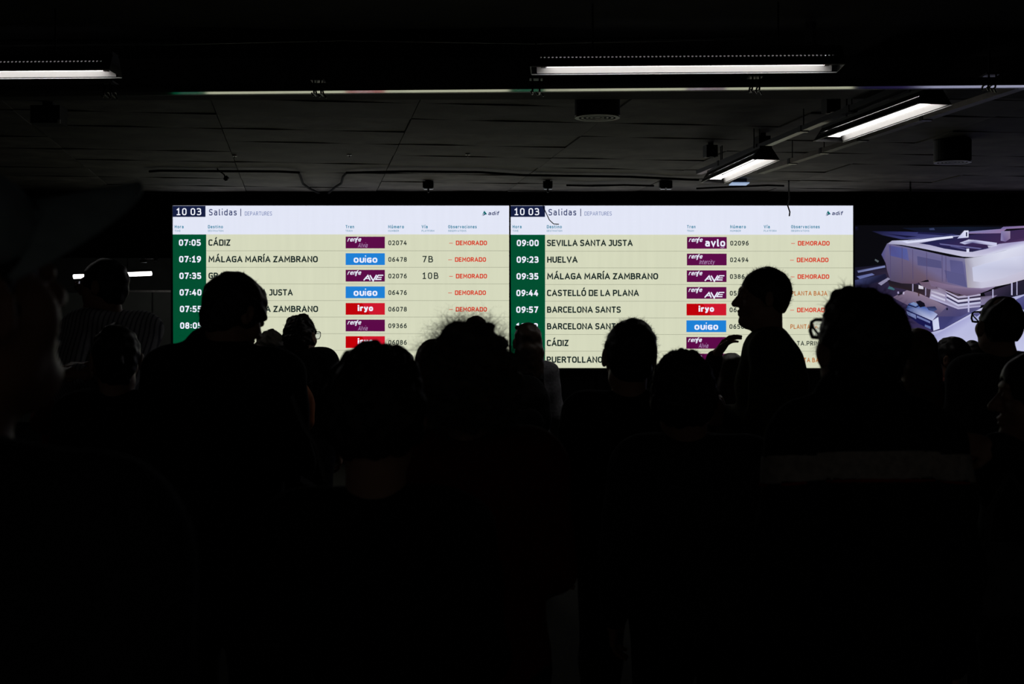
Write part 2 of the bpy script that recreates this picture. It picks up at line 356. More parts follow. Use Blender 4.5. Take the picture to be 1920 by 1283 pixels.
def departure_board(X0, XG, X1, xd, xl_, xn, xv, xo, xtime, y0, pitch, rows, ttl, dlogo, label):
    root = thing('departure_board', S((X0+X1)/2, 700), label, 'departure board', 'departure boards side by side')
    mb = MB(); XM = 3.2 if X0 < 500 else 1.6             # housing behind the face
    q = [S(X0-XM, 379.5, .0), S(X1+.9, 379.5, .0), S(X1+.9, 693, .0), S(X0-XM, 693, .0)]
    bk = [p-NS*.2 for p in q]
    mb.add([p-NS*.004 for p in q]+bk, [(0, 3, 2, 1), (4, 5, 6, 7), (0, 1, 5, 4), (1, 2, 6, 5), (2, 3, 7, 6), (3, 0, 4, 7)])
    mb.build('housing', M_black, root)
    mb = MB()
    for (a0, b0, a1, b1) in ((X0-XM, 379.5, X1+.9, 383.6), (X0-XM, 689.8, X1+.9, 693), (X0-XM, 383.6, X0-.4, 689.8), (X1, 383.6, X1+.9, 689.8)):
        P = [S(a0, b0, .015), S(a1, b0, .015), S(a1, b1, .015), S(a0, b1, .015)]; Q = [p-NS*.02 for p in P]
        mb.add(P+Q, [(0, 3, 2, 1), (0, 1, 5, 4), (1, 2, 6, 5), (2, 3, 7, 6), (3, 0, 4, 7)])
    mb.build('bezel', mat('bezel_black', (.012, .013, .03), rough=.3, spec=.6), root)
    # header with clock and titles
    mb = MB(); srect(mb, X0, 384.2, X1, y0, .001, 1); hd = part(mb, 'header', root)
    mb = MB(); srect(mb, X0, 384.6, XG-(.2 if dlogo else 1.2), 405.4, .004, 3); text(mb, '10', xtime-4.5, xtime+14.5, 402.2, 13.2, .007, 6, sw=.15, track=.22); text(mb, '03', xtime+22, xtime+42, 402.2, 13.2, .007, 6, sw=.15, track=.22); part(mb, 'clock', hd)
    mb = MB(); text(mb, 'Salidas', *ttl[0], 402.6, 12.0, .004, 7, sw=.15, track=.24); text(mb, '|', ttl[1]-.8, ttl[1]+.8, 402.8, 12.2, .004, 7, sw=.12)
    text(mb, 'DEPARTURES', ttl[2], ttl[2]+51, 402.8, 7.4, .004, 9, sw=.13, track=.16); part(mb, 'title_text', hd)
    mb = MB()
    for s1, s2, x, w1, w2 in (('Hora', 'TIME', X0+3.5, 17, 11), ('Destino', 'DESTINATION', xd, 28, 29), ('Tren', 'TRAIN', xl_, 16, 13), ('Número', 'NUMBER', xn-.3, 29.5, 20),
                              ('Vía', 'PLATFORM', xv-.5, 11.5, 24), ('Observaciones', 'OBSERVATIONS', xo-.2, 53.5, 34)):
        text(mb, s1, x, x+w1, 426.8, 6.0, .004, 8, sw=.21, track=.22); text(mb, s2, x, x+w2, 433.2, 3.4, .004, 8, sw=.14, track=.22)
    part(mb, 'column_titles', hd)
    xa = X1-50.2 + (-.4 if dlogo else 0); mb = MB()
    mb.add([S(xa-1, 403.6, .004), S(xa+3.5, 393.6, .004), S(xa+8.8, 400.2, .004), S(xa+4.6, 401.4, .004), S(xa+3.6, 397.8, .004)], [(0, 4, 1), (1, 4, 3, 2)], 17)
    mb.add([S(xa+4.6, 401.6, .004), S(xa+3.8, 398.6, .004), S(xa+.4, 403.8, .004)], [(0, 1, 2)], 7)
    text(mb, 'adif', xa+11, xa+31.5, 402.0, 7.2, .004, 7, sw=.17, track=.14, slant=.12); part(mb, 'operator_logo', hd)
    # time column and rows
    for k, (tm, dest, kind, num, via, obs) in enumerate(rows):
        y = y0+pitch*k; mb = MB(); sh = k*.45 if X0 < 500 else -k*.25
        srect(mb, XG, y, X1, y+pitch-.9, .001, 0); srect(mb, XG, y+pitch-.9, X1, y+pitch, .001, 4)
        srect(mb, X0+k*.1, y, XG, y+pitch, .001, 2); row = part(mb, 'row', root)
        bl = y+21.4
        if tm:
            mb = MB(); text(mb, tm, xtime+sh, xtime+41+sh, bl, 12.0, .004, 6, sw=.205, track=.14); part(mb, 'time_text', row)
        if dest:
            mb = MB(); text(mb, dest[0], dest[1], dest[2], bl-.1, 11.9, .004, 5, sw=.20, track=.09); part(mb, 'destination_text', row)
        if kind: badge(kind, xl_-(k*.22 if dlogo else 0)+.1, y, dlogo, row)
        if num:
            mb = MB(); text(mb, num, xn-(k*.3 if dlogo else 0), xn-(k*.3 if dlogo else 0)+7.15*len(num)-1.2, bl-1.2, 8.8, .004, 5, sw=.185, track=.20); part(mb, 'number_text', row)
        if via:
            mb = MB(); text(mb, via, xv+1, xv+1+(20 if len(via) == 2 else 30), bl, 12.2, .004, 5, sw=.15, track=.26); part(mb, 'platform_text', row)
        if obs:
            s_, xa_, xb_, colr = obs
            mb = MB()
            if colr == 10: text(mb, '-', xa_-12.8, xa_-5.5, bl-1.1, 8.4, .004, 10, sw=.12)
            text(mb, s_, xa_, xb_, bl-1.1, 8.6, .004, colr, sw=.21 if colr == 10 else .17, track=.09 if colr == 10 else .16); part(mb, 'status_text', row)
    return root
rowsL = [
 ('07:05', ('CÁDIZ', 390.8, 432), 'alvia', '02074', None, ('DEMORADO', 854.8, 913.2, 10)),
 ('07:19', ('MÁLAGA MARÍA ZAMBRANO', 391, 596), 'ouigo', '06478', '7B', ('DEMORADO', 853, 911.4, 10)),
 ('07:35', ('GRANADA', 391, 462), 'ave', '02076', '10B', ('DEMORADO', 854.8, 913.2, 10)),
 ('07:40', ('SEVILLA SANTA JUSTA', 391, 549), 'ouigo', '06476', None, ('DEMORADO', 853, 911.2, 10)),
 ('07:55', ('MÁLAGA MARÍA ZAMBRANO', 391, 596.5), 'iryo', '06078', None, ('DEMORADO', 854.6, 913, 10)),
 ('08:05', None, 'alvia', '09366', None, None),
 (None, ('T', 532.5, 540), 'iryo', '06086', None, None),
 (None, None, 'alvia', None, None, None)]
rowsR = [
 ('09:00', ('SEVILLA SANTA JUSTA', 1025.5, 1186.3), 'avlo', '02096', None, ('DEMORADO', 1496, 1555.6, 10)),
 ('09:23', ('HUELVA', 1025.8, 1083), 'intercity', '02494', None, ('DEMORADO', 1494, 1553.4, 10)),
 ('09:35', ('MÁLAGA MARÍA ZAMBRANO', 1025.8, 1234), 'ave', '0386', None, ('DEMORADO', 1495.4, 1554.8, 10)),
 ('09:44', ('CASTELLÓ DE LA PLANA', 1025.6, 1198), 'ave', '058', None, ('PLANTA BAJA', 1483, 1551, 11)),
 ('09:57', ('BARCELONA SANTS', 1025.6, 1164), 'iryo', '06', None, ('DEMORADO', 1494.4, 1553.8, 10)),
 ('10:02', ('BARCELONA SANTS', 1025.6, 1163.6), 'ouigo', '06503', None, ('PLANTA', 1482, 1519.5, 11)),
 (None, ('CÁDIZ', 1025.3, 1066), 'alvia', None, None, ('PLTA.PRINCIPAL', 1481, 1566, 5)),
 (None, ('PUERTOLLANO', 1025, 1130), 'alvia', None, None, ('PLANTA BAJA', 1480.5, 1548, 11))]
departure_board(324, 386.6, 954.6, 390, 648, 728.2, 791, 840.5, 335.5, 438.2, 31.12, rowsL, ((392, 444), 451.5, 459), 0,
                'left of the two lit departure boards, 07:05 in its top row')
departure_board(957.6, 1022, 1599.4, 1025.3, 1288, 1369.2, 1432.5, 1483.5, 969, 438.8, 31.28, rowsR, ((1028.5, 1080.5), 1088.8, 1096), 1,
                'right of the two lit departure boards, 09:00 in its top row')

# ------------------------------------------------------------------ screen with the picture of a building
vs_root = thing('video_screen', S(1760, 700), 'large video screen at the right showing a pale modern building and a bus', 'screen')
mb = MB(); q = [S(1602, 417), S(2090, 417), S(2090, 696), S(1602, 696)]
mb.add([p-NS*.004 for p in q]+[p-NS*.2 for p in q], [(0, 3, 2, 1), (4, 5, 6, 7), (0, 1, 5, 4), (1, 2, 6, 5), (2, 3, 7, 6), (3, 0, 4, 7)])
mb.build('housing', M_black, vs_root)
PIC = []
def pg(pts, *cols):
    """flat printed shape of the picture; one colour or one per corner"""
    PIC.append((pts, [cols[min(i, len(cols)-1)] for i in range(len(pts))]))
pg([(1603, 421), (2084, 421), (2084, 692), (1603, 692)], (7, 7, 12))
pg([(1690, 426), (1790, 424), (1880, 424), (1860, 436), (1760, 442)], (12, 18, 34), (14, 24, 40), (12, 16, 30), (20, 20, 44))
pg([(1604, 424), (1609, 424), (1610, 430), (1604, 431)], (24, 24, 60), (12, 12, 24))
pg([(1634, 432), (1700, 433), (1770, 436), (1800, 440), (1740, 447), (1690, 447), (1655, 440)], (18, 18, 40), (44, 46, 100), (50, 52, 112), (74, 76, 130), (110, 114, 160), (56, 58, 110), (30, 30, 60))
pg([(1722, 434), (1790, 437), (1770, 440), (1720, 437)], (26, 26, 66))
pg([(1660, 437), (1720, 442), (1700, 444)], (20, 20, 54))
pg([(1742, 427), (1751, 426), (1753, 430), (1743, 430)], (50, 60, 96))
# streets below the building
pg([(1603, 500), (1660, 495), (1700, 520), (1790, 560), (1800, 640), (1700, 692), (1603, 692)], (18, 18, 34), (24, 22, 40), (52, 42, 66), (64, 54, 90), (70, 62, 120), (44, 38, 84), (26, 24, 54))
pg([(1607, 506), (1659, 496.5), (1660, 500), (1609, 510)], (70, 76, 116), (120, 128, 176))
pg([(1606, 517), (1635, 511), (1640, 514), (1612, 522)], (90, 98, 150), (100, 108, 160))
pg([(1603, 524), (1660, 512), (1664, 522), (1630, 532), (1603, 534)], (60, 66, 110), (26, 26, 52))
pg([(1641, 484), (1648, 488), (1646, 491), (1640, 487)], (84, 92, 96))
pg([(1646, 530), (1665, 519), (1669, 522), (1652, 534)], (140, 136, 166))
pg([(1668, 534), (1678, 541), (1676, 543), (1664, 540)], (60, 100, 110))
pg([(1674, 556), (1700, 543), (1722, 548), (1760, 566), (1800, 585), (1790, 600), (1750, 598), (1700, 570), (1680, 560)], (110, 92, 118), (134, 116, 140), (150, 128, 140), (132, 116, 140), (80, 74, 118), (64, 60, 104), (80, 70, 100), (96, 82, 110))
pg([(1682, 549), (1692, 545), (1696, 549), (1684, 553)], (30, 26, 44)); pg([(1682, 546), (1685, 545), (1686, 549), (1683, 550)], (160, 150, 190)); pg([(1693, 546), (1696, 546), (1695, 551), (1692, 550)], (180, 170, 200))
pg([(1683, 586), (1696, 592), (1694, 594), (1682, 589)], (88, 84, 140))
# pale plaza and its shadow
pg([(1745, 622), (1768, 616), (1838, 577), (1880, 560), (2084, 470), (2084, 692), (1700, 692), (1740, 640), (1752, 628)], (176, 178, 216), (190, 192, 226), (206, 206, 236), (176, 178, 220), (150, 152, 200), (206, 210, 238), (196, 198, 230), (186, 188, 222), (160, 160, 206))
pg([(1752, 590), (1790, 588), (1820, 580), (1838, 574), (1836, 578), (1766, 616), (1758, 614)], (62, 60, 108), (56, 56, 104), (84, 84, 136), (96, 96, 146), (74, 72, 126), (62, 62, 116))
pg([(1790, 560), (1840, 570), (1836, 577), (1800, 592), (1756, 592)], (84, 78, 116), (92, 90, 134), (96, 92, 140), (68, 64, 112), (80, 72, 108))
pg([(1862, 600), (1832, 598), (1832, 597)], (190, 190, 226))
pg([(1905, 560), (1920, 553), (2084, 500), (2084, 530), (1920, 580), (1900, 572)], (84, 84, 140), (70, 70, 130), (60, 60, 110))
pg([(1917, 596), (1925, 592), (1928, 600), (1918, 601)], (70, 80, 130)); pg([(1906, 602), (1922, 604), (2000, 600), (2000, 612), (1920, 608)], (130, 150, 206))
# dark ground floor, pillars, kiosk with pale stripes
pg([(1664, 524), (1700, 528), (1745, 538), (1742, 556), (1712, 545), (1690, 540), (1668, 536)], (26, 22, 34), (22, 20, 28), (44, 36, 48), (60, 44, 56), (40, 30, 36))
pg([(1722, 533), (1731, 536), (1731, 541), (1722, 540)], (210, 206, 220)); pg([(1735, 537), (1748, 538), (1746, 556), (1734, 551)], (70, 56, 72), (60, 48, 62))
pg([(1845, 548), (1925, 522), (2084, 470), (2084, 510), (1930, 548), (1880, 560), (1850, 562)], (60, 50, 76), (34, 30, 48), (30, 28, 46))
pg([(1745, 538), (1760, 538), (1800, 552), (1826, 556), (1870, 552), (1845, 570), (1798, 577), (1743, 555)], (150, 138, 164), (140, 126, 152), (92, 76, 100), (86, 70, 92), (112, 100, 130), (120, 112, 150), (150, 146, 180), (170, 162, 192))
for k_, (yo, c_) in enumerate(((-17, (60, 44, 54)), (-14.2, (176, 168, 196)), (-10.6, (52, 44, 70)), (-7.2, (206, 204, 228)), (-2.6, (44, 40, 76)), (.6, (190, 190, 220)))):
    w_ = 1.7 if k_ % 2 else 1.2
    pg([(1773, 562+yo-w_-(2 if k_ < 2 else 4)), (1796, 570+yo-w_), (1838, 567+yo-w_-1.6), (1838, 567+yo+w_-1.6), (1796, 571+yo+w_), (1773, 562+yo+w_-(2 if k_ < 2 else 4))], c_)
pg([(1743, 555), (1796, 575.5), (1838, 571.5), (1838, 574), (1796, 578.5), (1742, 558)], (176, 172, 206))
pg([(1746, 541), (1772, 552), (1771, 555), (1746, 546)], (120, 110, 136), (196, 190, 212)); pg([(1746, 550), (1773, 560), (1773, 564), (1745, 553)], (200, 198, 222))
for x_, ya, yb, w_ in ((1711, 531, 545, 2.2), (1735, 536, 553, 2), (1773, 548, 566, 2.6), (1815.5, 545, 584, 2.8), (1861, 541, 560, 2), (1896.5, 528, 552, 2.6), (1906, 526, 552, 1.6)):
    pg([(x_-w_/2, ya), (x_+w_/2, ya), (x_+w_/2, yb), (x_-w_/2, yb)], (150, 142, 176) if x_ < 1800 else (186, 184, 220))
# the building's curved body
pg([(1663, 455), (1700, 462), (1740, 471), (1780, 480), (1808, 483), (1814, 500), (1815, 538), (1800, 538), (1770, 532), (1745, 526), (1738, 523), (1715, 531), (1690, 530), (1669, 525), (1663, 508), (1660, 492), (1652, 476)],
   (104, 98, 138), (86, 88, 150), (108, 104, 150), (112, 106, 146), (128, 124, 156), (102, 100, 146), (106, 104, 142), (112, 102, 140), (116, 96, 130), (112, 90, 112), (104, 84, 100), (94, 72, 92), (84, 70, 88), (80, 72, 100), (84, 66, 86), (94, 84, 118), (76, 76, 130))
pg([(1666, 459), (1700, 465), (1704, 488), (1686, 482), (1668, 478)], (78, 76, 134), (82, 92, 156), (92, 92, 148), (78, 82, 144))
pg([(1719, 479), (1764, 488), (1765, 502), (1720, 496)], (82, 80, 124)); pg([(1780, 486), (1804, 489), (1809, 520), (1782, 508)], (84, 82, 128), (90, 88, 136))
pg([(1770, 505), (1808, 514), (1812, 537), (1776, 528)], (88, 86, 132))
for xq in (1668, 1690, 1710, 1736, 1765, 1772): pg([(xq, 458+(xq-1668)*.2), (xq+1, 458+(xq-1668)*.2), (xq+1.6, 519+(xq-1668)*.08), (xq+.6, 519+(xq-1668)*.08)], (80, 70, 108))
pg([(1808, 483), (1822, 482), (1850, 477), (1885, 468), (1925, 456), (2084, 412), (2084, 478), (1925, 521), (1890, 531), (1866, 536), (1840, 539), (1813, 538)],
   (150, 146, 164), (190, 190, 208), (206, 208, 228), (218, 220, 238), (214, 216, 236), (200, 200, 226), (176, 174, 200), (192, 186, 206), (196, 190, 206), (202, 200, 222), (196, 194, 216), (164, 158, 168))
pg([(1822, 500), (1850, 492), (1900, 480), (1920, 478), (1920, 505), (1880, 520), (1840, 528), (1824, 526)], (196, 200, 226), (214, 218, 238), (212, 214, 236), (206, 208, 232), (190, 190, 214), (200, 200, 222), (204, 204, 226))
pg([(1722, 528), (1742, 527), (1752, 536), (1760, 541), (1740, 541), (1728, 535)], (104, 84, 102), (110, 92, 116))
pg([(1740, 524), (1776, 532), (1812, 538), (1840, 539), (1868, 535), (1850, 544), (1830, 551), (1812, 554), (1790, 548), (1760, 538), (1745, 535)], (120, 100, 126), (130, 110, 142), (134, 118, 148), (146, 132, 164), (150, 138, 168), (116, 100, 134), (104, 88, 118), (96, 78, 104), (110, 92, 122), (118, 100, 130))
# roof edge and roof
pg([(1663, 456), (1672, 450), (1700, 449), (1800, 440), (1925, 446), (2084, 400), (2084, 414), (1925, 458), (1880, 469), (1850, 477), (1825, 481), (1805, 480), (1770, 473), (1720, 463), (1690, 458)],
   (150, 148, 178), (170, 168, 196), (200, 202, 232), (180, 182, 220), (150, 140, 190), (190, 190, 220), (206, 206, 230), (214, 214, 236), (212, 214, 236), (206, 206, 230), (200, 198, 222), (194, 194, 220), (186, 184, 212), (180, 178, 208), (166, 164, 190))
pg([(1722, 455), (1786, 443), (1830, 438), (1925, 428), (2084, 400), (1925, 450), (1872, 456), (1850, 465), (1822, 471), (1812, 471), (1770, 465), (1742, 458)], (30, 30, 70), (34, 34, 76), (30, 28, 62), (60, 40, 80), (60, 40, 80), (84, 56, 100), (60, 40, 80), (52, 52, 100), (30, 30, 64), (28, 28, 62), (36, 34, 80), (36, 34, 80))
pg([(1690, 451), (1785, 441), (1786, 445), (1700, 455)], (204, 208, 240), (220, 222, 244)); pg([(1703, 450), (1786, 438), (1786, 440), (1700, 451)], (50, 54, 100))
pg([(1794, 446), (1807, 431), (1815, 431), (1815, 444)], (180, 182, 224), (220, 222, 244)); pg([(1810, 434), (1812.5, 434), (1812.5, 442), (1810, 442)], (30, 32, 70))
pg([(1815, 433), (1875, 428), (1880, 424), (1925, 422), (1925, 426), (1886, 428), (1876, 436), (1815, 437)], (120, 122, 172), (110, 106, 160), (120, 100, 150), (140, 116, 160))
pg([(1876, 432), (1893, 432), (1893, 446), (1884, 452), (1875, 450)], (130, 122, 170), (150, 134, 168), (140, 120, 156), (110, 90, 140), (140, 134, 180))
pg([(1798, 454), (1815, 448), (1830, 449), (1868, 454), (1868, 460), (1852, 463), (1850, 458), (1822, 454), (1808, 457)], (190, 192, 228), (214, 216, 242), (190, 190, 226), (196, 198, 230), (206, 206, 234), (220, 220, 240), (70, 68, 120), (90, 88, 140), (200, 200, 232))
pg([(1760, 455), (1840, 464), (1836, 466), (1762, 457.5)], (100, 98, 150)); pg([(1785, 459), (1818, 467), (1812, 468), (1780, 461)], (80, 78, 130)); pg([(1811, 465), (1816, 465), (1816, 472), (1811, 472)], (216, 218, 242))
# bus, car, people as dark specks
pg([(1698, 578), (1703, 568), (1712, 565), (1740, 577), (1757, 588), (1747, 600), (1720, 590)], (50, 70, 130), (58, 88, 156), (66, 92, 164), (70, 96, 170), (168, 176, 214), (190, 196, 228), (80, 104, 170))
pg([(1698, 579), (1747, 600), (1749, 619), (1722, 606), (1700, 590)], (26, 28, 78), (22, 22, 74)); pg([(1698, 581.5), (1716, 589), (1717, 597), (1701, 589)], (112, 124, 172)); pg([(1718, 590), (1743, 601), (1743, 605), (1718, 594)], (110, 120, 172)); pg([(1733, 607), (1744, 611), (1744, 616), (1733, 611)], (90, 104, 160))
pg([(1747, 600), (1758, 593), (1760.5, 615), (1749, 619)], (196, 204, 236), (206, 212, 240)); pg([(1705, 568), (1712, 565), (1721, 569), (1716, 573)], (120, 140, 184)); pg([(1702, 569), (1716, 574), (1722, 571), (1722, 573), (1716, 576), (1701, 571)], (16, 18, 50))
pg([(1716, 564), (1724, 562), (1732, 567), (1734, 573), (1724, 575), (1720, 570)], (14, 12, 26)); pg([(1736, 574), (1752, 573), (1756, 579), (1749, 583), (1740, 580)], (44, 46, 90), (30, 32, 66), (50, 62, 110), (70, 86, 140), (40, 40, 80))
pg([(1720, 548), (1722.5, 548), (1722.5, 554), (1720.5, 554)], (70, 50, 50)); pg([(1773, 576), (1776, 576), (1776, 580), (1773, 580)], (16, 16, 40))
me = bpy.data.meshes.new('picture'); V = []; Fc = []; CC = []
for k, (pts, cols) in enumerate(PIC):
    n0 = len(V); V += [S(x, y, .001+.00035*k)-Vector(vs_root.location) for x, y in pts]; Fc.append(tuple(range(n0, n0+len(pts)))[::-1]); CC += [lin(c) for c in cols]
me.from_pydata(V, [], Fc); at = me.color_attributes.new('tint', 'FLOAT_COLOR', 'POINT')
for k, c in enumerate(CC): at.data[k].color = (*c, 1)
m = mat('video_picture', (.004, .004, .004), rough=.12, spec=.5, emit=(1, 1, 1), estr=1.0)
nt = m.node_tree; an = nt.nodes.new('ShaderNodeAttribute'); an.attribute_name = 'tint'; nt.links.new(an.outputs['Color'], nt.nodes['Principled BSDF'].inputs['Emission Color'])
me.materials.append(m); pic = bpy.data.objects.new('picture', me); COL.objects.link(pic); pic.parent = vs_root
# ------------------------------------------------------------------ fluorescent ceiling lamps
M_refl = mat('lamp_reflector_enamel', (.50, .49, .48), rough=.5)
def lamp(p0, p1, label, tube_len=1.58, zlift=0.):
    """p0, p1: the two ends of the lower edge, middle of the opening"""
    p0 = Vector(p0); p1 = Vector(p1); ax = (p1-p0).normalized(); L = (p1-p0).length; c = (p0+p1)/2
    sd = ax.cross(Vector((0, 0, 1))).normalized(); up = Vector((0, 0, 1))
    root = thing('ceiling_lamp', c, label, 'ceiling lamp', 'fluorescent ceiling lamps')
    def P(t, u, z): return c+ax*t+sd*u+up*z
    wb, wt, h = .122, .055, .10
    # sloping sides with rows of round vent holes
    def side(sg, nm):
        mb = MB(); n = int(L/.0225); st = L/n; rowz = (.058,)
        def at(t, z, o=0.):
            u = wb+(wt-wb)*z/h; return P(t, sg*(u+o), z)
        def quad(t0, t1, z0, z1): mb.add([at(t0, z0), at(t1, z0), at(t1, z1), at(t0, z1)], [(0, 1, 2, 3)])
        hh = .011
        quad(-L/2, L/2, 0, rowz[0]-hh); quad(-L/2, L/2, rowz[0]+hh, h)
        for i in range(n):
            t0 = -L/2+i*st; t1 = t0+st; tc = (t0+t1)/2; z0 = rowz[0]-hh; z1 = rowz[0]+hh; r = .0050
            if i < 2 or i > n-3: quad(t0, t1, z0, z1); continue
            O = [at(tc+r*1.25*math.cos(math.pi/4*k), rowz[0]+r*math.sin(math.pi/4*k)) for k in range(8)]
            Q = [at(t1, rowz[0]), at(t1, z1), at(tc, z1), at(t0, z1), at(t0, rowz[0]), at(t0, z0), at(tc, z0), at(t1, z0)]
            mb.add(O+Q, [(k, (k+1) % 8, 8+(k+1) % 8, 8+k) for k in range(8)])
        o = mb.build(nm, M_black, root)
        s = o.modifiers.new('thick', 'SOLIDIFY'); s.thickness = .0012; s.offset = 1 if sg > 0 else 1
        # white reflector inside, stopping short of the vent row
        mb = MB()
        mb.add([P(-L/2+.03, sg*(wb-.012), .004), P(L/2-.03, sg*(wb-.012), .004), P(L/2-.03, sg*(wb-.03), .045), P(-L/2+.03, sg*(wb-.03), .045)], [(0, 1, 2, 3)])
        q = mb.build('reflector', M_refl, root)
        s = q.modifiers.new('thick', 'SOLIDIFY'); s.thickness = .001
        mb = MB(); mb.tube([P(-L/2, sg*wb, 0), P(L/2, sg*wb, 0)], .004, 6); mb.build('lower_lip', M_white, root)
    side(1, 'side_plate'); side(-1, 'side_plate')
    mb = MB(); mb.add([P(-L/2, -wt, h), P(L/2, -wt, h), P(L/2, wt, h), P(-L/2, wt, h), P(-L/2, -wt, h+.02), P(L/2, -wt, h+.02), P(L/2, wt, h+.02), P(-L/2, wt, h+.02)],
                      [(0, 1, 2, 3), (7, 6, 5, 4), (0, 4, 5, 1), (1, 5, 6, 2), (2, 6, 7, 3), (3, 7, 4, 0)])
    mb.build('top_housing', M_blackm, root)
    mb = MB(); mb.add([P(-L/2+.01, -wt+.004, h-.004), P(L/2-.01, -wt+.004, h-.004), P(L/2-.01, wt-.004, h-.004), P(-L/2+.01, wt-.004, h-.004)], [(0, 1, 2, 3)])
    mb.build('inner_reflector', M_refl, root)
    for sg in (-1, 1):
        mb = MB(); t = sg*L/2
        A = [P(t, -wb, 0), P(t, wb, 0), P(t, wt, h), P(t, -wt, h)]; B = [p+ax*sg*.004 for p in A]
        mb.add(A+B, [(0, 1, 2, 3), (7, 6, 5, 4), (0, 4, 5, 1), (1, 5, 6, 2), (2, 6, 7, 3), (3, 7, 4, 0)]); mb.build('end_plate', M_blackm, root)
        mb = MB(); mb.box(P(sg*(tube_len/2+.022), 0, .05), (.03, .13, .05), M=Matrix((ax, sd, up)).transposed()); mb.build('tube_holder', M_white, root)
        mb = MB(); mb.tube([P(0, sg*.045, .04)-ax*tube_len/2, P(0, sg*.045, .04)+ax*tube_len/2], .013, 12); mb.build('fluorescent_tube', M_tube, root)
        mb = MB(); mb.tube([P(sg*L*.3, 0, h+.02), P(sg*L*.3, 0, ZC-c.z-.01 if c.y > 10.5 else ZC+.05-c.z)], .006, 6); mb.build('hanger', M_blackm, root)
    return root
ZL = 3.08
def atd(px, d, z): return Vector(((px-960)/F*d, d, z))
lamp(atd(996, 8.17, ZL), atd(1576, 8.10, ZL), 'longest-looking lit fluorescent lamp, running across above the right departure board')
pR = atd(216, 8.27, ZL); dv = Vector((1, -.038, 0)).normalized()
lamp(pR-dv*1.76, pR, 'lit fluorescent lamp cut off by the left edge of the photo')
lamp(atd(1752, 9.33, ZL), atd(1553, 11.07, ZL), 'nearer of the two slanting lit lamps at the upper right')
lamp(atd(1436, 12.17, ZL), atd(1336, 13.96, ZL), 'farther of the two slanting lit lamps, just above the right departure board')

# ------------------------------------------------------------------ polished rail and its clamps, trays, conduits
ra = atd(-520, 9.05, ZL); rb = atd(2560, 8.58, ZL); rd = (rb-ra).normalized(); rn = rd.cross(Vector((0, 0, 1)))
root = thing('ceiling_rail', (ra+rb)/2, 'long polished metal rail across the ceiling mirroring the boards', 'rail')
mb = MB(); M3 = Matrix((rd, rn, Vector((0, 0, 1)))).transposed()
mb.box((ra+rb)/2+Vector((0, 0, .025)), ((rb-ra).length, .085, .05), M=M3); mb.build('channel', M_steel, root)
mb = MB(); mb.box((ra+rb)/2-rn*(-.062)*-1+Vector((0, 0, .012)) if 0 else (ra+rb)/2+rn*-.0+Vector((0, .062, .010)), ((rb-ra).length, .018, .022), M=M3); mb.build('lower_flange', M_steeld, root)
for px in (205, 597, 1005, 1415, 1855):
    t = (px+520)/3080; c = ra.lerp(rb, t); c.x = (px-960)/F*c.y
    mb = MB()
    for s_ in (-.022, .022):
        mb.tube([c+Vector((s_, -.055, .07)), c+Vector((s_, -.062, .02)), c+Vector((s_, -.04, -.012)), c+Vector((s_, .05, -.014)), c+Vector((s_, .085, .01)), c+Vector((s_, .07, .07))], .006, 6)
    mb.box(c+Vector((0, 0, .068)), (.08, .15, .012)); br = mb.build('clamp', M_blackm, root)
    mb = MB()
    for s_ in (-.035, .0, .035): mb.tube([c+Vector((s_, -.02+s_, -.012)), c+Vector((s_+.012, -.02+s_, -.034))], .005, 6)
    mb.build('bolts', M_steeld, br, kind='stuff')
    mb = MB(); mb.tube([c+Vector((0, 0, .07)), c+Vector((0, 0, ZC+.04-ZL))], .006, 6); mb.build('hanger', M_blackm, br)
def tray(p, q, w, h, label, m, joints, name='cable_tray', hang=True):
    p = Vector(p); q = Vector(q); d = (q-p).normalized(); s = d.cross(Vector((0, 0, 1))); c = (p+q)/2
    root = thing(name, c, label, 'cable tray'); M3 = Matrix((d, s, Vector((0, 0, 1)))).transposed(); L = (q-p).length
    prev = 0
    for t in list(joints)+[1.]:
        a0 = p.lerp(q, prev); b0 = p.lerp(q, t); mb = MB(); ll = (b0-a0).length-.03
        mb.box((a0+b0)/2+Vector((0, 0, .002)), (ll, w, .003), M=M3)
        for sg in (-1, 1): mb.box((a0+b0)/2+s*sg*w/2+Vector((0, 0, h/2)), (ll, .003, h), M=M3)
        mb.build('tray_section', m, root); prev = t
    for t in joints:
        mb = MB(); c0 = p.lerp(q, t); mb.box(c0+Vector((0, 0, h/2)), (.05, w+.012, h+.012), M=M3)
        if hang: mb.tube([c0+Vector((0, 0, h)), Vector((c0.x, c0.y, ZC-.012))], .005, 6)
        mb.build('joint_bracket', M_blackm, root)
    return root
tray(on_z(1990, 141, 3.18), on_z(1425, 325, 3.18), .07, .04, 'lower cable tray slanting to the right of the two slanting lamps', mat('tray_grey', (.26, .23, .20), rough=.55, metal=.0, noise=.15, scale=12), (.08, .34, .55, .70, .84))
tray(on_z(1706, 163, 3.215), on_z(1310, 326, 3.215), .06, .04, 'upper dark cable tray slanting to the left of the two slanting lamps', M_blackm, (.2, .4, .62, .85))
for px, d, lb in ((1558, 10.9, 'black junction box on the upper tray beside the nearer slanting lamp'), (1430, 12.9, 'black junction box above the farther slanting lamp'), (1332, 13.5, 'black box left of the farther slanting lamp on the ceiling')):
    c = atd(px, d, 3.33); root = thing('junction_box', c, lb, 'junction box')
    mb = MB(); mb.box(c, (.11, .12, .11), rz=.15); mb.box(c+Vector((0, 0, .065)), (.05, .05, .04)); mb.build('box_body', M_black, root)
    mb = MB(); mb.box(c+Vector((-.03, -.03, -.058)), (.03, .03, .008)); mb.box(c+Vector((.035, -.02, -.058)), (.018, .03, .008)); mb.build('cover_screws', M_steeld, root)

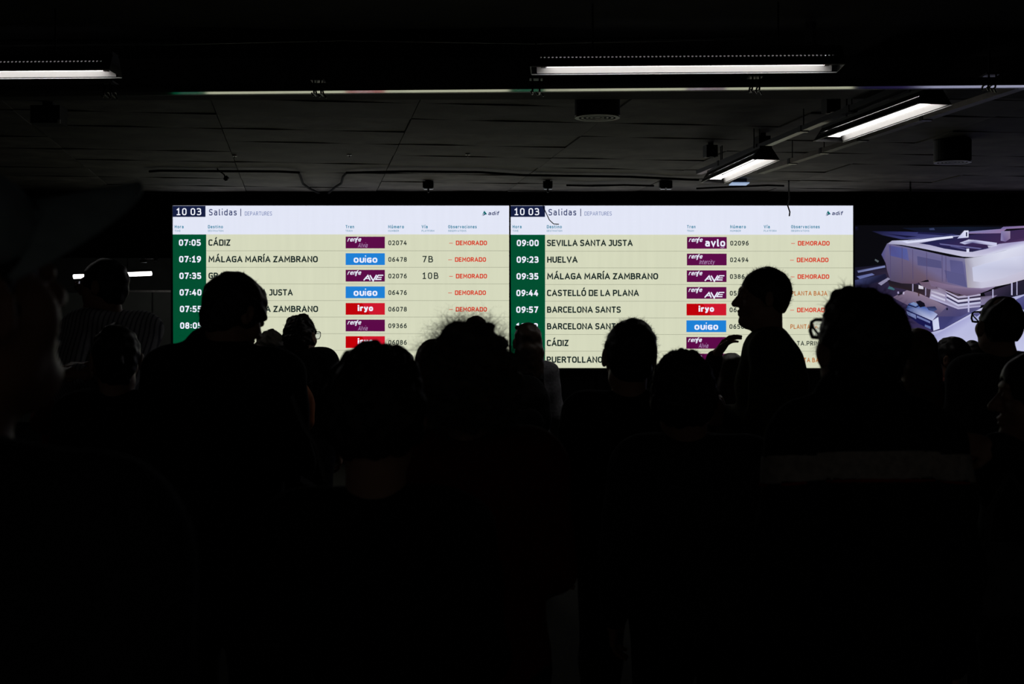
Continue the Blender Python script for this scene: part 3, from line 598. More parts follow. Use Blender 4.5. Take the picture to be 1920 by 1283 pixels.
# ------------------------------------------------------------------ fittings on the ceiling
M_grille = mat('speaker_grille', (.62, .62, .58), rough=.5)
def speaker(px, py, label, r):
    z = 3.20; c = on_z(px, py, z); root = thing('ceiling_speaker', c, label, 'ceiling speaker', 'round ceiling speakers')
    mb = MB(); mb.lathe(c, [(.001, ZC-z), (r-.006, ZC-z), (r, ZC-z-.01), (r, .012), (r-.01, .004), (.001, .004)], 32); mb.build('drum', M_black, root, smooth=False)
    for a0, a1, zz in ((r-.032, r, 0), (r*.62, r*.72, .001), (r*.42, r*.50, .001), (r*.24, r*.31, .001), (.001, r*.12, .001)):
        mb = MB(); mb.lathe(c, [(a0, .001+zz), (a1, .001+zz), (a1, -.004+zz), (a0, -.004+zz), (a0, .001+zz)], 32); mb.build('grille_ring' if a0 < r-.04 else 'rim', M_grille, root)
speaker(1120, 219, 'round ceiling speaker below the rail, above the right departure board', .170)
speaker(1786, 303, 'round ceiling speaker at the far right above the video screen', .172)
M_lens = mat('pale_blue_plastic', (.55, .6, .75), rough=.4)
for px, py, w, lb in ((803, 346, .125, 'small black box under the ceiling above the left departure board'), (1027, 346, .11, 'small black box under the ceiling above the clock of the right board'),
                      (1248, 346, .15, 'black box under the ceiling left of the farther slanting lamp')):
    c = on_z(px, py, 3.36); root = thing('ceiling_sensor', c, lb, 'sensor', 'small sensor boxes along the ceiling edge')
    mb = MB(); mb.box(c+Vector((0, 0, .005)), (w, .10, .08)); mb.box(c+Vector((0, 0, .045)), (w*.5, .06, .03)); mb.build('housing', M_black, root)
    mb = MB(); mb.box(c+Vector((-w*.22, -.01, -.042)), (w*.36, .08, .012)); mb.box(c+Vector((w*.26, -.01, -.042)), (w*.36, .08, .012)); mb.build('cover', M_lens, root)
    if px != 1248:
        mb = MB(); mb.tube([c+Vector((0, 0, -.03)), c+Vector((.002, 0, -.085))], .012, 8); mb.build('probe', M_black, root)
c = on_z(1386, 343, 3.36); root = thing('blue_lit_sensor', c, 'small fitting with a bright pale blue underside below the farther slanting lamp', 'light fitting')
mb = MB(); mb.box(c+Vector((0, 0, .03)), (.16, .12, .05)); mb.build('housing', M_black, root)
mb = MB(); mb.box(c+Vector((0, 0, -.002)), (.2, .24, .012)); mb.build('lit_underside', mat('blue_lit_underside', (.7, .8, 1.), emit=(.45, .62, .95), estr=.55, sampling='NONE'), root)  # sensor's underside; the bluish light on it is put in as a weak glow
c = atd(1520, 8.62, 3.30); root = thing('smoke_detector', c, 'small round detector above the long lamp at the top right', 'smoke detector')
mb = MB(); mb.lathe(c, [(.001, .24), (.03, .24), (.03, .03), (.05, .02), (.05, .0), (.001, -.004)], 20); mb.build('detector_body', M_black, root)
mb = MB(); mb.lathe(c, [(.040, -.003), (.050, -.003), (.050, .004), (.040, .004), (.040, -.003)], 20); mb.build('rim', M_grille, root)
c = on_z(92, 216, 3.31); root = thing('ceiling_unit', c, 'dark box hanging under the ceiling at the far left', 'ceiling unit')
mb = MB(); mb.box(c, (.23, .2, .14)); mb.box(c+Vector((0, 0, .085)), (.08, .08, .04)); mb.build('box_body', M_concd, root)
mb = MB(); mb.box(c+Vector((.11, -.1, -.06)), (.02, .012, .03)); mb.build('corner_glint', M_grille, root)  # pale block standing in for the glint on the box's corner
for px, py, lb in ((440, 292, 'tiny pale disc on the ceiling, leftmost of three in a row'), (655, 290, 'tiny pale disc on the ceiling, middle of three in a row'), (877, 289, 'tiny pale disc on the ceiling, rightmost of three in a row')):
    c = on_z(px, py, ZC-.008); root = thing('sprinkler', c, lb, 'sprinkler', 'ceiling sprinklers')
    mb = MB(); mb.lathe(c, [(.001, .02), (.022, .02), (.025, .0), (.001, -.002)], 16); mb.build('plate', mat('sprinkler_white', (.85, .85, .85), rough=.4), root)
    mb = MB(); mb.tube([c, c+Vector((0, 0, -.02))], .005, 6); mb.build('nozzle', M_steeld, root)
c = on_z(412, 320, 3.38); root = thing('ceiling_camera', c, 'small black microphone-like pod hanging from the ceiling above the left board', 'camera')
e = W(424, 334, c.y)
mb = MB(); mb.tube([c+Vector((-.03, 0, .03)), c, c.lerp(e, .5)+Vector((.01, 0, .01)), e], .008, 6); mb.build('arm', M_black, root)
mb = MB(); mb.tube([e+Vector((-.008, 0, .03)), e+Vector((0, 0, .012)), e, e-Vector((-.004, 0, .022))], [.016, .03, .032, .012], 10); mb.build('pod', M_black, root)
M_cable = mat('cable_rubber', (.008, .008, .008), rough=.95, spec=.05)
def cable(pts, r, label, m=M_cable, name='cable'):
    mb = MB(); mb.tube(pts, r, 6); o = mb.build(name, m, origin=pts[0]); return tag(o, label, 'cable')
oz = lambda x, y: on_z(x, y, ZC-.03)
cable([oz(280, 320), oz(300, 318.5), oz(410, 319.5), oz(520, 320), oz(560, 322), oz(564, 332), oz(568, 343), oz(580, 352), oz(598, 360.5)], .014, 'black cable along the ceiling, left of the V-shaped gap')
cable([oz(616, 360.5), oz(628, 350), oz(640, 342), oz(643, 330), oz(650, 322.5), oz(760, 320), oz(900, 321.5), oz(980, 327), oz(1180, 330), oz(1310, 336)], .014, 'black cable along the ceiling, right of the V-shaped gap')
oc = lambda x, y: on_z(x, y, ZC-.035)
cable([oc(1062, 346), oc(1110, 347), oc(1170, 345.5), oc(1226, 347)], .012, 'black cable between two sensor boxes above the right board')
cable([oc(1306, 352), oc(1350, 350), oc(1440, 346), oc(1470, 347)], .012, 'black cable under the ceiling right of the blue-lit fitting')
cable([on_z(1479, 338, ZC-.02), W(1479, 350, 16.9), W(1480, 372, 17.3), W(1477, 384, 17.6), W(1481, 396, 17.6), W(1480, 404, 17.6)], .009, 'thin wire hanging over the top edge of the right board')
cable([S(1018, 381, .02), S(1019, 388, .02), W(1024, 398, 17.7), W(1030, 411, 17.7), W(1038, 418.5, 17.7), W(1048, 419, 17.7)], .006, 'thin curled wire beside the clock of the right board')
cable([on_z(1707, 340, ZC-.02), W(1707, 348, 16.8), W(1707.5, 366, 16.8)], .01, 'short wire hanging from the ceiling above the video screen')
cable([W(-40, 84, 9.0), W(300, 80, 9.0), W(640, 72, 9.0), W(1000, 78, 9.0), W(1400, 70, 9.0)], .012, 'thin dark conduit running across above the rail', M_blackm, 'conduit')

# ------------------------------------------------------------------ lamp and sign in the room behind
c0 = W(138, 517.5, 24); c1 = W(284, 511.5, 24); root = thing('pendant_lamp', (c0+c1)/2, 'bright white tube lamp in the room behind the man with the striped shirt', 'lamp')
mb = MB(); mb.tube([c0, c1], .036, 10); mb.build('fluorescent_tube', mat('pendant_tube', (.9, .9, .9), emit=(1, .99, .95), estr=5.0), root)
mb = MB(); mb.box((c0+c1)/2+Vector((0, 0, .05)), (1.32, .09, .03), M=Matrix.Rotation(-math.atan2((c1-c0).z, (c1-c0).x), 3, 'Y')); mb.build('lamp_body', M_blackm, root)
for t in (.35, .69):
    p = c0.lerp(c1, t); mb = MB(); mb.tube([p+Vector((0, 0, .05)), Vector((p.x, p.y, ZC+.04))], .008, 6); mb.build('hanger', M_grille, root)
c = W(269, 488, 23); root = thing('hanging_sign', c, 'small pale fitting near the ceiling of the room behind', 'sign')
mb = MB(); mb.box(c, (.10, .06, .05)); mb.box(c+Vector((.2, 0, .03)), (.05, .05, .06)); mb.box(c+Vector((.09, 0, .045)), (.3, .03, .03)); mb.build('body', mat('pale_fitting', (.5, .52, .48), rough=.5), root)
mb = MB(); mb.tube([c+Vector((.1, 0, .05)), Vector((c.x+.1, c.y, ZC+.04))], .008, 6); mb.build('hanger', M_blackm, root)
# ------------------------------------------------------------------ people: signed distance shapes meshed on a grid
def P_e(c, r, Rm=None, k=.02, cut=False): return ('e', np.array(c, float), np.array(r, float), None if Rm is None else np.array(Rm, float), k, cut)
def P_c(a, b, ra, rb, k=.02, cut=False): return ('c', np.array(a, float), np.array(b, float), (ra, rb), None, k, cut)
def grid_axis(lo, hi, flo, fhi, fine, coarse):
    """cells small between flo and fhi, growing outside"""
    flo = max(flo, lo); fhi = min(fhi, hi)
    if fhi <= flo: return np.arange(lo, hi+coarse, coarse)
    a = list(np.arange(flo, fhi, fine)); x = a[0]; st = fine; L = []
    while x > lo: st = min(coarse, st*1.35); x -= st; L.append(x)
    x = a[-1]; st = fine; Rr = []
    while x < hi: st = min(coarse, st*1.35); x += st; Rr.append(x)
    return np.array(L[::-1]+a+Rr)
def sdf_mesh(prims, fine=.006, coarse=.016, fbox=None, noise=None, clip=None):
    lo = np.full(3, 1e9); hi = -lo
    BB = []
    for p in prims:
        if p[0] == 'e': r = np.full(3, max(p[2])) if p[3] is not None else p[2]; a, b_ = p[1]-r, p[1]+r
        else: r = max(p[3]); a, b_ = np.minimum(p[1], p[2])-r, np.maximum(p[1], p[2])+r
        BB.append((a, b_))
        if not p[-1]: lo = np.minimum(lo, a); hi = np.maximum(hi, b_)
    lo -= .03; hi += .03
    if fbox is None: fb0, fb1 = lo, hi
    else: fb0, fb1 = np.array(fbox[0]), np.array(fbox[1])
    ax = [grid_axis(lo[i], hi[i], fb0[i], fb1[i], fine, coarse) for i in range(3)]
    D = np.full([len(a) for a in ax], .5, dtype=np.float64)
    for p, (a, b_) in zip(prims, BB):
        k = p[-2]; mg = k+.035
        sl = tuple(slice(max(0, np.searchsorted(ax[i], a[i]-mg)-1), np.searchsorted(ax[i], b_[i]+mg)+1) for i in range(3))
        X, Y, Z = np.meshgrid(ax[0][sl[0]], ax[1][sl[1]], ax[2][sl[2]], indexing='ij', sparse=True)
        if p[0] == 'e':
            dx, dy, dz = X-p[1][0], Y-p[1][1], Z-p[1][2]
            if p[3] is not None:
                R_ = p[3]          # columns: local axes in the person frame
                dx, dy, dz = (dx*R_[0, 0]+dy*R_[1, 0]+dz*R_[2, 0], dx*R_[0, 1]+dy*R_[1, 1]+dz*R_[2, 1], dx*R_[0, 2]+dy*R_[1, 2]+dz*R_[2, 2])
            r = p[2]; k0 = np.sqrt((dx/r[0])**2+(dy/r[1])**2+(dz/r[2])**2); k1 = np.sqrt((dx/r[0]**2)**2+(dy/r[1]**2)**2+(dz/r[2]**2)**2)+1e-9
            d = k0*(k0-1)/k1
        else:
            a0, b0 = p[1], p[2]; ba = b0-a0; L2 = ba@ba+1e-12
            h = np.clip(((X-a0[0])*ba[0]+(Y-a0[1])*ba[1]+(Z-a0[2])*ba[2])/L2, 0, 1)
            d = np.sqrt((X-a0[0]-h*ba[0])**2+(Y-a0[1]-h*ba[1])**2+(Z-a0[2]-h*ba[2])**2)-(p[3][0]+(p[3][1]-p[3][0])*h)
        E_ = D[sl]
        if p[-1]:
            h = np.clip(.5-.5*(E_+d)/k, 0, 1); D[sl] = E_*(1-h)-d*h+k*h*(1-h)
        else:
            h = np.clip(.5+.5*(E_-d)/k, 0, 1); D[sl] = E_*(1-h)+d*h-k*h*(1-h)
    X, Y, Z = np.meshgrid(*ax, indexing='ij', sparse=True)
    if noise is not None: D = D+noise(X, Y, Z)
    if clip is not None: D = np.maximum(D, clip(X, Y, Z))
    D[0] = D[-1] = .5; D[:, 0] = D[:, -1] = .5; D[:, :, 0] = D[:, :, -1] = .5
    S_ = D < 0
    c8 = S_[:-1, :-1, :-1].astype(np.int8)
    tot = sum(S_[i:S_.shape[0]-1+i, j:S_.shape[1]-1+j, l:S_.shape[2]-1+l].astype(np.int8) for i in (0, 1) for j in (0, 1) for l in (0, 1))
    act = (tot > 0) & (tot < 8)
    idx = -np.ones(act.shape, dtype=np.int64); I_, J_, K_ = np.nonzero(act); n = len(I_); idx[I_, J_, K_] = np.arange(n)
    acc = np.zeros((n, 3)); cnt = np.zeros(n)
    corners = [(i, j, l) for i in (0, 1) for j in (0, 1) for l in (0, 1)]
    for u in corners:
        for a_ in range(3):
            if u[a_]: continue
            w = list(u); w[a_] = 1
            d0 = D[I_+u[0], J_+u[1], K_+u[2]]; d1 = D[I_+w[0], J_+w[1], K_+w[2]]
            cr = (d0 < 0) != (d1 < 0); t = np.where(cr, d0/(d0-d1+1e-12*(~cr)), 0)
            p0 = np.stack([ax[0][I_+u[0]], ax[1][J_+u[1]], ax[2][K_+u[2]]], 1); p1 = np.stack([ax[0][I_+w[0]], ax[1][J_+w[1]], ax[2][K_+w[2]]], 1)
            acc += np.where(cr[:, None], p0+(p1-p0)*t[:, None], 0); cnt += cr
    V = acc/cnt[:, None]; Q = []
    for a_ in range(3):
        sA = [slice(None)]*3; sB = [slice(None)]*3; sA[a_] = slice(0, -1); sB[a_] = slice(1, None)
        A = S_[tuple(sA)]; B = S_[tuple(sB)]; i3 = list(np.nonzero(A != B)); fl = A[tuple(i3)]
        b_, c_ = (a_+1) % 3, (a_+2) % 3
        def cid(db, dc):
            w = [x.copy() for x in i3]; w[b_] -= db; w[c_] -= dc; return idx[w[0], w[1], w[2]]
        q = np.stack([cid(0, 0), cid(1, 0), cid(1, 1), cid(0, 1)], 1)
        q[~fl] = q[~fl][:, ::-1]; Q.append(q[(q >= 0).all(1)])
    return V, np.concatenate(Q).astype(np.int64)
def join(*parts):
    V = []; Fq = []; n = 0
    for v, f in parts: V.append(v); Fq.append(f+n); n += len(v)
    return np.concatenate(V), np.concatenate(Fq)
def rot(yaw, pitch=0, roll=0):
    return np.array(Matrix.Rotation(-math.radians(yaw), 3, 'Z') @ Matrix.Rotation(-math.radians(pitch), 3, 'X') @ Matrix.Rotation(math.radians(roll), 3, 'Y'))
HEAD = [('e', (0, -.014, .034), (.073, .094, .086), .03), ('e', (0, .03, -.035), (.057, .060, .078), .03), ('e', (0, .056, -.088), (.032, .032, .028), .022),
        ('e', (0, .079, .036), (.048, .015, .013), .014), ('c', (0, .086, .020), (0, .109, -.017), .0075, .0135, .010), ('e', (-.012, .097, -.022), (.010, .012, .009), .006), ('e', (.012, .097, -.022), (.010, .012, .009), .006),
        ('e', (0, .088, -.046), (.023, .012, .0065), .005), ('e', (0, .087, -.059), (.020, .011, .0072), .005), ('e', (0, .077, -.086), (.022, .017, .016), .012),
        ('e', (-.042, .050, -.022), (.024, .026, .026), .02), ('e', (.042, .050, -.022), (.024, .026, .026), .02),
        ('e', (-.042, .01, -.068), (.018, .03, .024), .02), ('e', (.042, .01, -.068), (.018, .03, .024), .02)]
def head_prims(c, Rm, hs):
    c = np.array(c); out = []
    T = lambda p: c+Rm@(np.array(p)*hs)
    for h in HEAD:
        if h[0] == 'e': out.append(P_e(T(h[1]), np.array(h[2])*hs, Rm, h[-1]))
        else: out.append(P_c(T(h[1]), T(h[2]), h[3]*hs, h[4]*hs, h[5]))
    for sx in (-1, 1):
        out.append(P_e(T((sx*.031, .097, .012)), np.array((.016, .012, .011))*hs, Rm, .006, True))       # eye socket
        out.append(P_e(T((sx*.031, .081, .012)), np.array((.012, .012, .012))*hs, Rm, .002))               # eyeball
        Re = Rm@np.array(Matrix.Rotation(sx*math.radians(-22), 3, 'Z'))
        out.append(P_e(T((sx*.083, -.012, -.002)), np.array((.0085, .019, .033))*hs, Re, .005))            # ear
        out.append(P_e(T((sx*.092, -.008, 0)), np.array((.005, .010, .018))*hs, Re, .004, True))
    return out
# hands, fingers along +x, palm facing -z, thumb towards +y (a right hand)
def hand_mesh(curl, spread=.05, st=.003):
    pr = [P_e((.045, 0, 0), (.05, .038, .014), None, .008), P_c((-.02, 0, 0), (.02, 0, 0), .024, .025, .012)]
    for i, (y, L, r) in enumerate(((.030, .074, .0085), (.0105, .083, .0088), (-.0095, .077, .0083), (-.028, .060, .0073))):
        p = np.array((.085-abs(y)*.25, y, .002)); pr.append(P_c((.02, y*.6, 0), p, .012, .010, .008)); yaw = y*spread*40
        ang = 0
        for q, (fl, cu) in enumerate(((.46, curl*.9), (.31, curl*1.15), (.23, curl*.8))):
            ang += cu; d = np.array((math.cos(ang)*math.cos(yaw), math.sin(yaw)*math.cos(ang), -math.sin(ang)))
            e_ = p+d*L*fl; pr.append(P_c(p, e_, r*(1-.08*q), r*(.94-.1*q), .0022)); p = e_
    pr += [P_c((.012, .022, -.004), (.045, .052, -.012), .0135, .0105, .008), P_c((.045, .052, -.012), (.078, .058, -.018-curl*.02), .0102, .0085, .003)]
    return sdf_mesh(pr, st, st)
HANDS = {'relaxed': hand_mesh(.38), 'curled': hand_mesh(.85), 'fist': hand_mesh(1.45, .02)}
def place_hand(kind, w, xdir, palm, right, s=1.):
    V, Q = HANDS[kind]; V = V*s
    x = np.array(xdir, float); x /= np.linalg.norm(x); z = -np.array(palm, float); z -= x*(z@x); z /= np.linalg.norm(z); y = np.cross(z, x)
    if not right: V = V*np.array((1, -1, 1)); Q = Q[:, ::-1]
    return np.array(w)+V[:, :1]*x+V[:, 1:2]*y+V[:, 2:]*z, Q
def hair_noise(a, f, ph):
    r_ = np.random.default_rng(int(ph)+50); K = r_.normal(0, 1, (9, 3)); K = K/np.linalg.norm(K, axis=1)[:, None]*f*r_.uniform(.5, 2.1, (9, 1)); PH = r_.uniform(0, 6.28, 9); A_ = a*.62/np.linspace(1, 1.6, 9)
    def fn(X, Y, Z):
        return sum(A_[i]*np.sin(K[i, 0]*X+K[i, 1]*Y+K[i, 2]*Z+PH[i]) for i in range(9))
    return fn
def strands(V, Q, n, length, rad, curl, droop, seed, sel=None, seg=5, lift=.6, fwd=None):
    r_ = np.random.default_rng(seed)
    a, b_, c_, d_ = (V[Q[:, i]] for i in range(4)); N = np.cross(c_-a, d_-b_); ar = np.linalg.norm(N, axis=1)+1e-12; N /= ar[:, None]; C0 = (a+b_+c_+d_)/4
    ok = np.arange(len(Q)) if sel is None else np.nonzero(sel(C0))[0]
    if len(ok) == 0: return np.zeros((0, 3)), np.zeros((0, 4), int)
    pick = r_.choice(ok, n, p=ar[ok]/ar[ok].sum()); P = C0[pick]-N[pick]*.004+r_.normal(0, .003, (n, 3)); D = N[pick]*lift+r_.normal(0, .45, (n, 3))
    if fwd is not None: D += np.array(fwd)
    D /= np.linalg.norm(D, axis=1)[:, None]; L = length*r_.uniform(.35, 1., n)
    u = np.cross(D, r_.normal(0, 1, (n, 3))); u /= np.linalg.norm(u, axis=1)[:, None]; v = np.cross(D, u); ph = r_.uniform(0, 6.28, n); tw = r_.uniform(.6, 1.4, n)
    VV = np.zeros((n, seg+1, 3, 3)); pos = P.copy()
    for s in range(seg+1):
        t = s/seg; ang = ph+tw*curl*t*6.28; off = (u*np.cos(ang)[:, None]+v*np.sin(ang)[:, None])*(L*.22*t*(1 if curl else 0))[:, None]
        pt = P+D*(L*t)[:, None]+off+np.array((0, 0, -droop))*((t*t)*L)[:, None]
        rr = rad*(1-.75*t)
        for q in range(3):
            VV[:, s, q] = pt+(u*math.cos(2.094*q)+v*math.sin(2.094*q))*rr
    base = (np.arange(n)*(seg+1)*3)[:, None]; F4 = []
    for s in range(seg):
        for q in range(3):
            F4.append(np.stack([base[:, 0]+s*3+q, base[:, 0]+s*3+(q+1) % 3, base[:, 0]+(s+1)*3+(q+1) % 3, base[:, 0]+(s+1)*3+q], 1))
    return VV.reshape(-1, 3), np.concatenate(F4)

def fabric(name, c, sc=60): return mat(name, c, rough=.9, noise=.25, scale=sc, bump=.15, spec=.15)
M_skin = mat('skin_light', (.46, .27, .19), rough=.5, noise=.08, scale=20, spec=.35)
M_skin2 = mat('skin_tan', (.33, .18, .12), rough=.5, noise=.08, scale=20, spec=.35)
M_hblack = mat('hair_black', (.012, .010, .009), rough=.5, spec=.4, noise=.2, scale=80)
M_hbrown = mat('hair_brown', (.05, .028, .016), rough=.45, spec=.45, noise=.25, scale=80)
M_hlight = mat('hair_light_brown', (.16, .09, .045), rough=.45, spec=.45, noise=.25, scale=80)
M_hgrey = mat('hair_grey_brown', (.10, .085, .07), rough=.55, spec=.4, noise=.3, scale=80)
M_frame = mat('glasses_frame', (.01, .01, .012), rough=.25, spec=.5)
M_glass = bpy.data.materials.new('glasses_lens'); M_glass.use_nodes = True
_b = M_glass.node_tree.nodes['Principled BSDF']; _b.inputs['Transmission Weight'].default_value = 1.; _b.inputs['Roughness'].default_value = .0; _b.inputs['IOR'].default_value = 1.2; _b.inputs['Base Color'].default_value = (.9, .92, 1, 1)
F_blk = fabric('black_cloth', (.012, .012, .013)); F_trs = fabric('dark_trousers', (.018, .019, .024)); M_shoe = mat('black_shoe', (.02, .02, .02), rough=.4)

def person(label, px, top, d, hy=0, by=None, hs=1.0, hair='short', hmat=None, ht=.012, skin=None, coat=None, sw=.165, g=1.0, pitch=0, roll=0, bdx=0., bdy=0., arms='down',
           cloth='jacket', tint=None, glasses=False, neck=.0, blobs=(), nst=0, cblobs=(), seed=1, hem=.50, sd=.0, low=False, fine=None, cband=None, namp=None):
    by = hy*.5 if by is None else by; skin = skin or M_skin; hmat = hmat or M_hblack; coat = coat or F_blk
    X = (px-960)/F*d; zt = EYE+(640-top)/F*d; zc = zt-(.120+ht)*hs
    foot = np.array((X+bdx, d+bdy, 0.)); hc = np.array((X, d, zc))-foot; Rh = rot(hy, pitch, roll)
    H = zc+.12*hs; ca, sa = math.cos(math.radians(by)), math.sin(math.radians(by)); Fv = np.array((sa, ca, 0)); Rv = np.array((ca, -sa, 0)); U = np.array((0, 0, 1.))
    zs = zc-.160*hs-neck-sd; zh = .53*H; nb = hc*np.array((.35, .35, 0))+U*(zc-.165*hs-neck)
    Rb = np.stack([Rv, Fv, U], 1); B = lambda r, f, z: Rv*r+Fv*f+U*z
    # joints
    J = {}
    for s_, nm in ((1, 'r'), (-1, 'l')):
        sh = B(s_*sw, -.005, zs-.02); A = arms.get(nm) if isinstance(arms, dict) else arms
        if A == 'down': el = B(s_*(sw+.045), -.03, zs-.30*H/1.7); wr = B(s_*(sw+.055), .05, zs-.53*H/1.7); hd = ('relaxed', wr-el, B(-s_, 0, 0))
        elif A == 'phone': el = B(s_*(sw+.04), .0, zs-.28*H/1.7); wr = B(s_*.09, .24, zs-.20*H/1.7); hd = ('curled', wr-el, U+B(-s_*.5, -.3, 0))
        elif A == 'fold': el = B(s_*(sw+.03), .03, zs-.27*H/1.7); wr = B(-s_*.02, .17, zs-.25*H/1.7); hd = ('relaxed', wr-el, B(0, -1, 0))
        else: el, wr = np.array(A[0])-foot, np.array(A[1])-foot; hd = A[2]
        J[nm] = (sh, el, wr, hd, s_)
    def torso(i, k=.05):
        out = [P_e(B(0, -.005, zs-.14), (sw*.93+i, .108*g+i, .185+i), Rb, k), P_e(B(0, .01, zh+.17), (.142*g+i, .108*g+i, .18), Rb, k), P_e(B(0, -.005, zh+.02), (.165*g+i, .115*g+i, .13+i), Rb, k),
               P_c(B(-sw+.03, -.005, zs-.03), B(sw-.03, -.005, zs-.03), .055+i, .055+i, .04)]
        for s_ in (-1, 1): out.append(P_c(nb+Rv*s_*.026+U*(-.03), B(s_*(sw-.04), -.008, zs-.005), .050+i*.8, .044+i, .05))
        return out
    def limbs(i, cuff=0.):
        out = []
        for nm in 'rl':
            sh, el, wr, hd, s_ = J[nm]; we = el+(wr-el)*(1-cuff)
            out += [P_c(sh, el, .050+i, .038+i, .03), P_c(el, we, .038+i, .026+i*.9, .02)]
        return out
    legs = []; legw = []
    for s_ in (-1, 1):
        hp = B(s_*.085, 0, zh-.02); kn = B(s_*.095, .015, .285*H); an = B(s_*.10, -.01, .05*H)
        legs += [P_c(hp, kn, .075*g, .050, .03), P_c(kn, an, .050, .034, .03)]; legw += [P_c(hp, kn, .092*g, .070, .03), P_c(kn, an+U*.0, .070, .062, .03)]
        legs += [P_c(an, B(s_*.105, .13, .03), .034, .026, .02)]
    fn = fine or (.0042 if d < 5.8 else .006)
    body = head_prims(hc, Rh, hs)
    body += [P_c(hc+Rh@np.array((0, -.022, -.055))*hs, nb, .054*hs, .056, .025)]+torso(-.012)+limbs(-.011)+legs
    fb = (hc-np.array((.13, .13, .155)), hc+np.array((.13, .13, .14)))
    V, Q = sdf_mesh(body, fn, .017, fb)
    hands = [place_hand(J[nm][3][0], J[nm][2], J[nm][3][1], J[nm][3][2], nm == 'r', (J[nm][3][3] if len(J[nm][3]) > 3 else H/1.74)) for nm in 'rl']
    V, Q = join((V, Q), *hands)
    o = build('person', V+foot, Q, skin, origin=foot, smooth=True); tag(o, label, 'person', 'people watching the departure boards')
    # clothing
    fz = np.random.default_rng(seed).uniform(0, 6, 3)
    fold = lambda X, Y, Z: .0035*np.sin(21*Z+6*X+fz[0])*np.sin(13*X+9*Y+fz[1])+.002*np.sin(47*Z-22*X+fz[2])
    jp = torso(.018)+limbs(.016, .06)
    if cloth in ('jacket', 'shirt'): jp.append(P_c(nb+U*-.06, nb+U*-.028-Fv*.01, .074, .066, .02))
    if cloth == 'hood': jp += [P_e(nb-Fv*.055+U*.01, (.10, .055, .06), Rb, .03), P_c(nb-U*.05, nb+U*.0, .076, .070, .02)]
    if cloth == 'high': jp += [P_c(nb-U*.07, nb-U*.008-Fv*.012, .076, .068, .015)]
    for (bx, by_, br, dd) in cblobs: jp.append(P_e(np.array(W(bx, by_, d+dd))-foot, np.full(3, br*d/F), None, .035))
    hz = hem*H-.06
    clipf = lambda X, Y, Z: (hz-Z)+0*X
    jf = .009 if d < 3.5 else .012
    JV, JQ = sdf_mesh(jp, jf, jf, None, fold, (lambda X, Y, Z: np.where((Z < hz) & (abs(X*ca-Y*sa) < sw+.0), hz-Z, -1.)))
    jk = build(cloth if cloth in ('jacket', 'shirt') else ('hooded_jacket' if cloth == 'hood' else 'jacket'), JV+foot, JQ, coat, o, smooth=True)
    TV, TQ = sdf_mesh(legw+[P_e(B(0, -.005, zh), (.168*g, .122*g, .12), Rb, .04)], .02, .02, None, None, lambda X, Y, Z: (.035-Z)+0*X+0*Y)
    build('trousers', TV+foot, TQ, F_trs, o, smooth=True)
    for s_ in (-1, 1):
        SV, SQ = sdf_mesh([P_c(B(s_*.105, -.04, .052), B(s_*.108, .145, .036), .050, .038, .02), P_c(B(s_*.105, -.03, .09), B(s_*.105, -.03, .06), .045, .05, .02)], .014, .014, None, None, lambda X, Y, Z: (.0-Z)+0*X+0*Y)
        build('shoe', SV+foot, SQ, M_shoe, o, smooth=True)
    # hair
    T = lambda p: hc+Rh@(np.array(p, float)*hs)
    E = lambda c, r, k=.015, cut=False: P_e(T(c), np.array(r)*hs, Rh, k, cut)
    t = ht; hp = []
    face = [E((0, .118, -.028), (.078, .072, .088), .01, True)]
    if hair != 'bald':
        hp = [E((0, -.014, .034), (.073+t, .094+t, .086+t))]
        if hair == 'short': hp += [E((0, -.045, -.02), (.062+t*.5, .055+t*.4, .065))]; cz = -.075
        if hair == 'crop': hp = [E((0, -.016, .034), (.074+t*.5, .096+t*.5, .086+t))]; hp += [E((0, -.05, -.01), (.058, .05, .06))]; cz = -.055
        if hair == 'curly': hp += [E((0, -.04, .0), (.078+t, .07+t, .085))]; cz = -.09
        if hair == 'big': hp += [E((0, -.035, .0), (.100+t, .085+t, .10+t*.4)), E((.03, -.04, -.06), (.07, .05, .05))]; cz = -.15
        if hair == 'bob': hp += [E((0, -.03, -.03), (.086+t*.6, .085, .105)), E((-.055, -.01, -.085), (.034, .05, .06)), E((.055, -.01, -.085), (.034, .05, .06))]; cz = -.145
        if hair == 'long': hp += [E((0, -.035, -.03), (.080, .078, .11)), P_c(T((-.03, -.06, -.06)), T((-.045, -.085, -.27)), .05, .04, .04), P_c(T((.03, -.06, -.06)), T((.045, -.085, -.27)), .05, .04, .04), P_c(T((0, -.07, -.06)), T((0, -.092, -.30)), .055, .035, .04)]; cz = -.5
        if hair == 'tied': hp += [E((0, -.045, -.02), (.066, .055, .07)), E((0, -.115, .0), (.035, .035, .035), .01)]; cz = -.08
        if hair == 'bun': hp += [E((0, -.045, -.02), (.066, .055, .07)), E((0, -.06, .125), (.045, .045, .04), .01)]; cz = -.08
        for (bx, by_, br, *dd) in blobs:                    # tufts: pixel place at the head's distance, radius in pixels
            w_ = W(bx, by_, d+(dd[0] if dd else 0)); hp.append(P_e(np.array(w_)-foot, np.full(3, br*d/F), None, .008))
        zmin = lambda X, Y, Z: (hc[2]+cz*hs-Z)+0*X+0*Y
        amp = namp or {'curly': .0032, 'big': .0055, 'long': .0009}.get(hair, .0022)
        HV, HQ = sdf_mesh(hp+face, fn*.95, fn*.95, None, hair_noise(amp, 150 if hair in ('curly', 'big') else 90, seed), zmin if hair not in ('long',) else None)
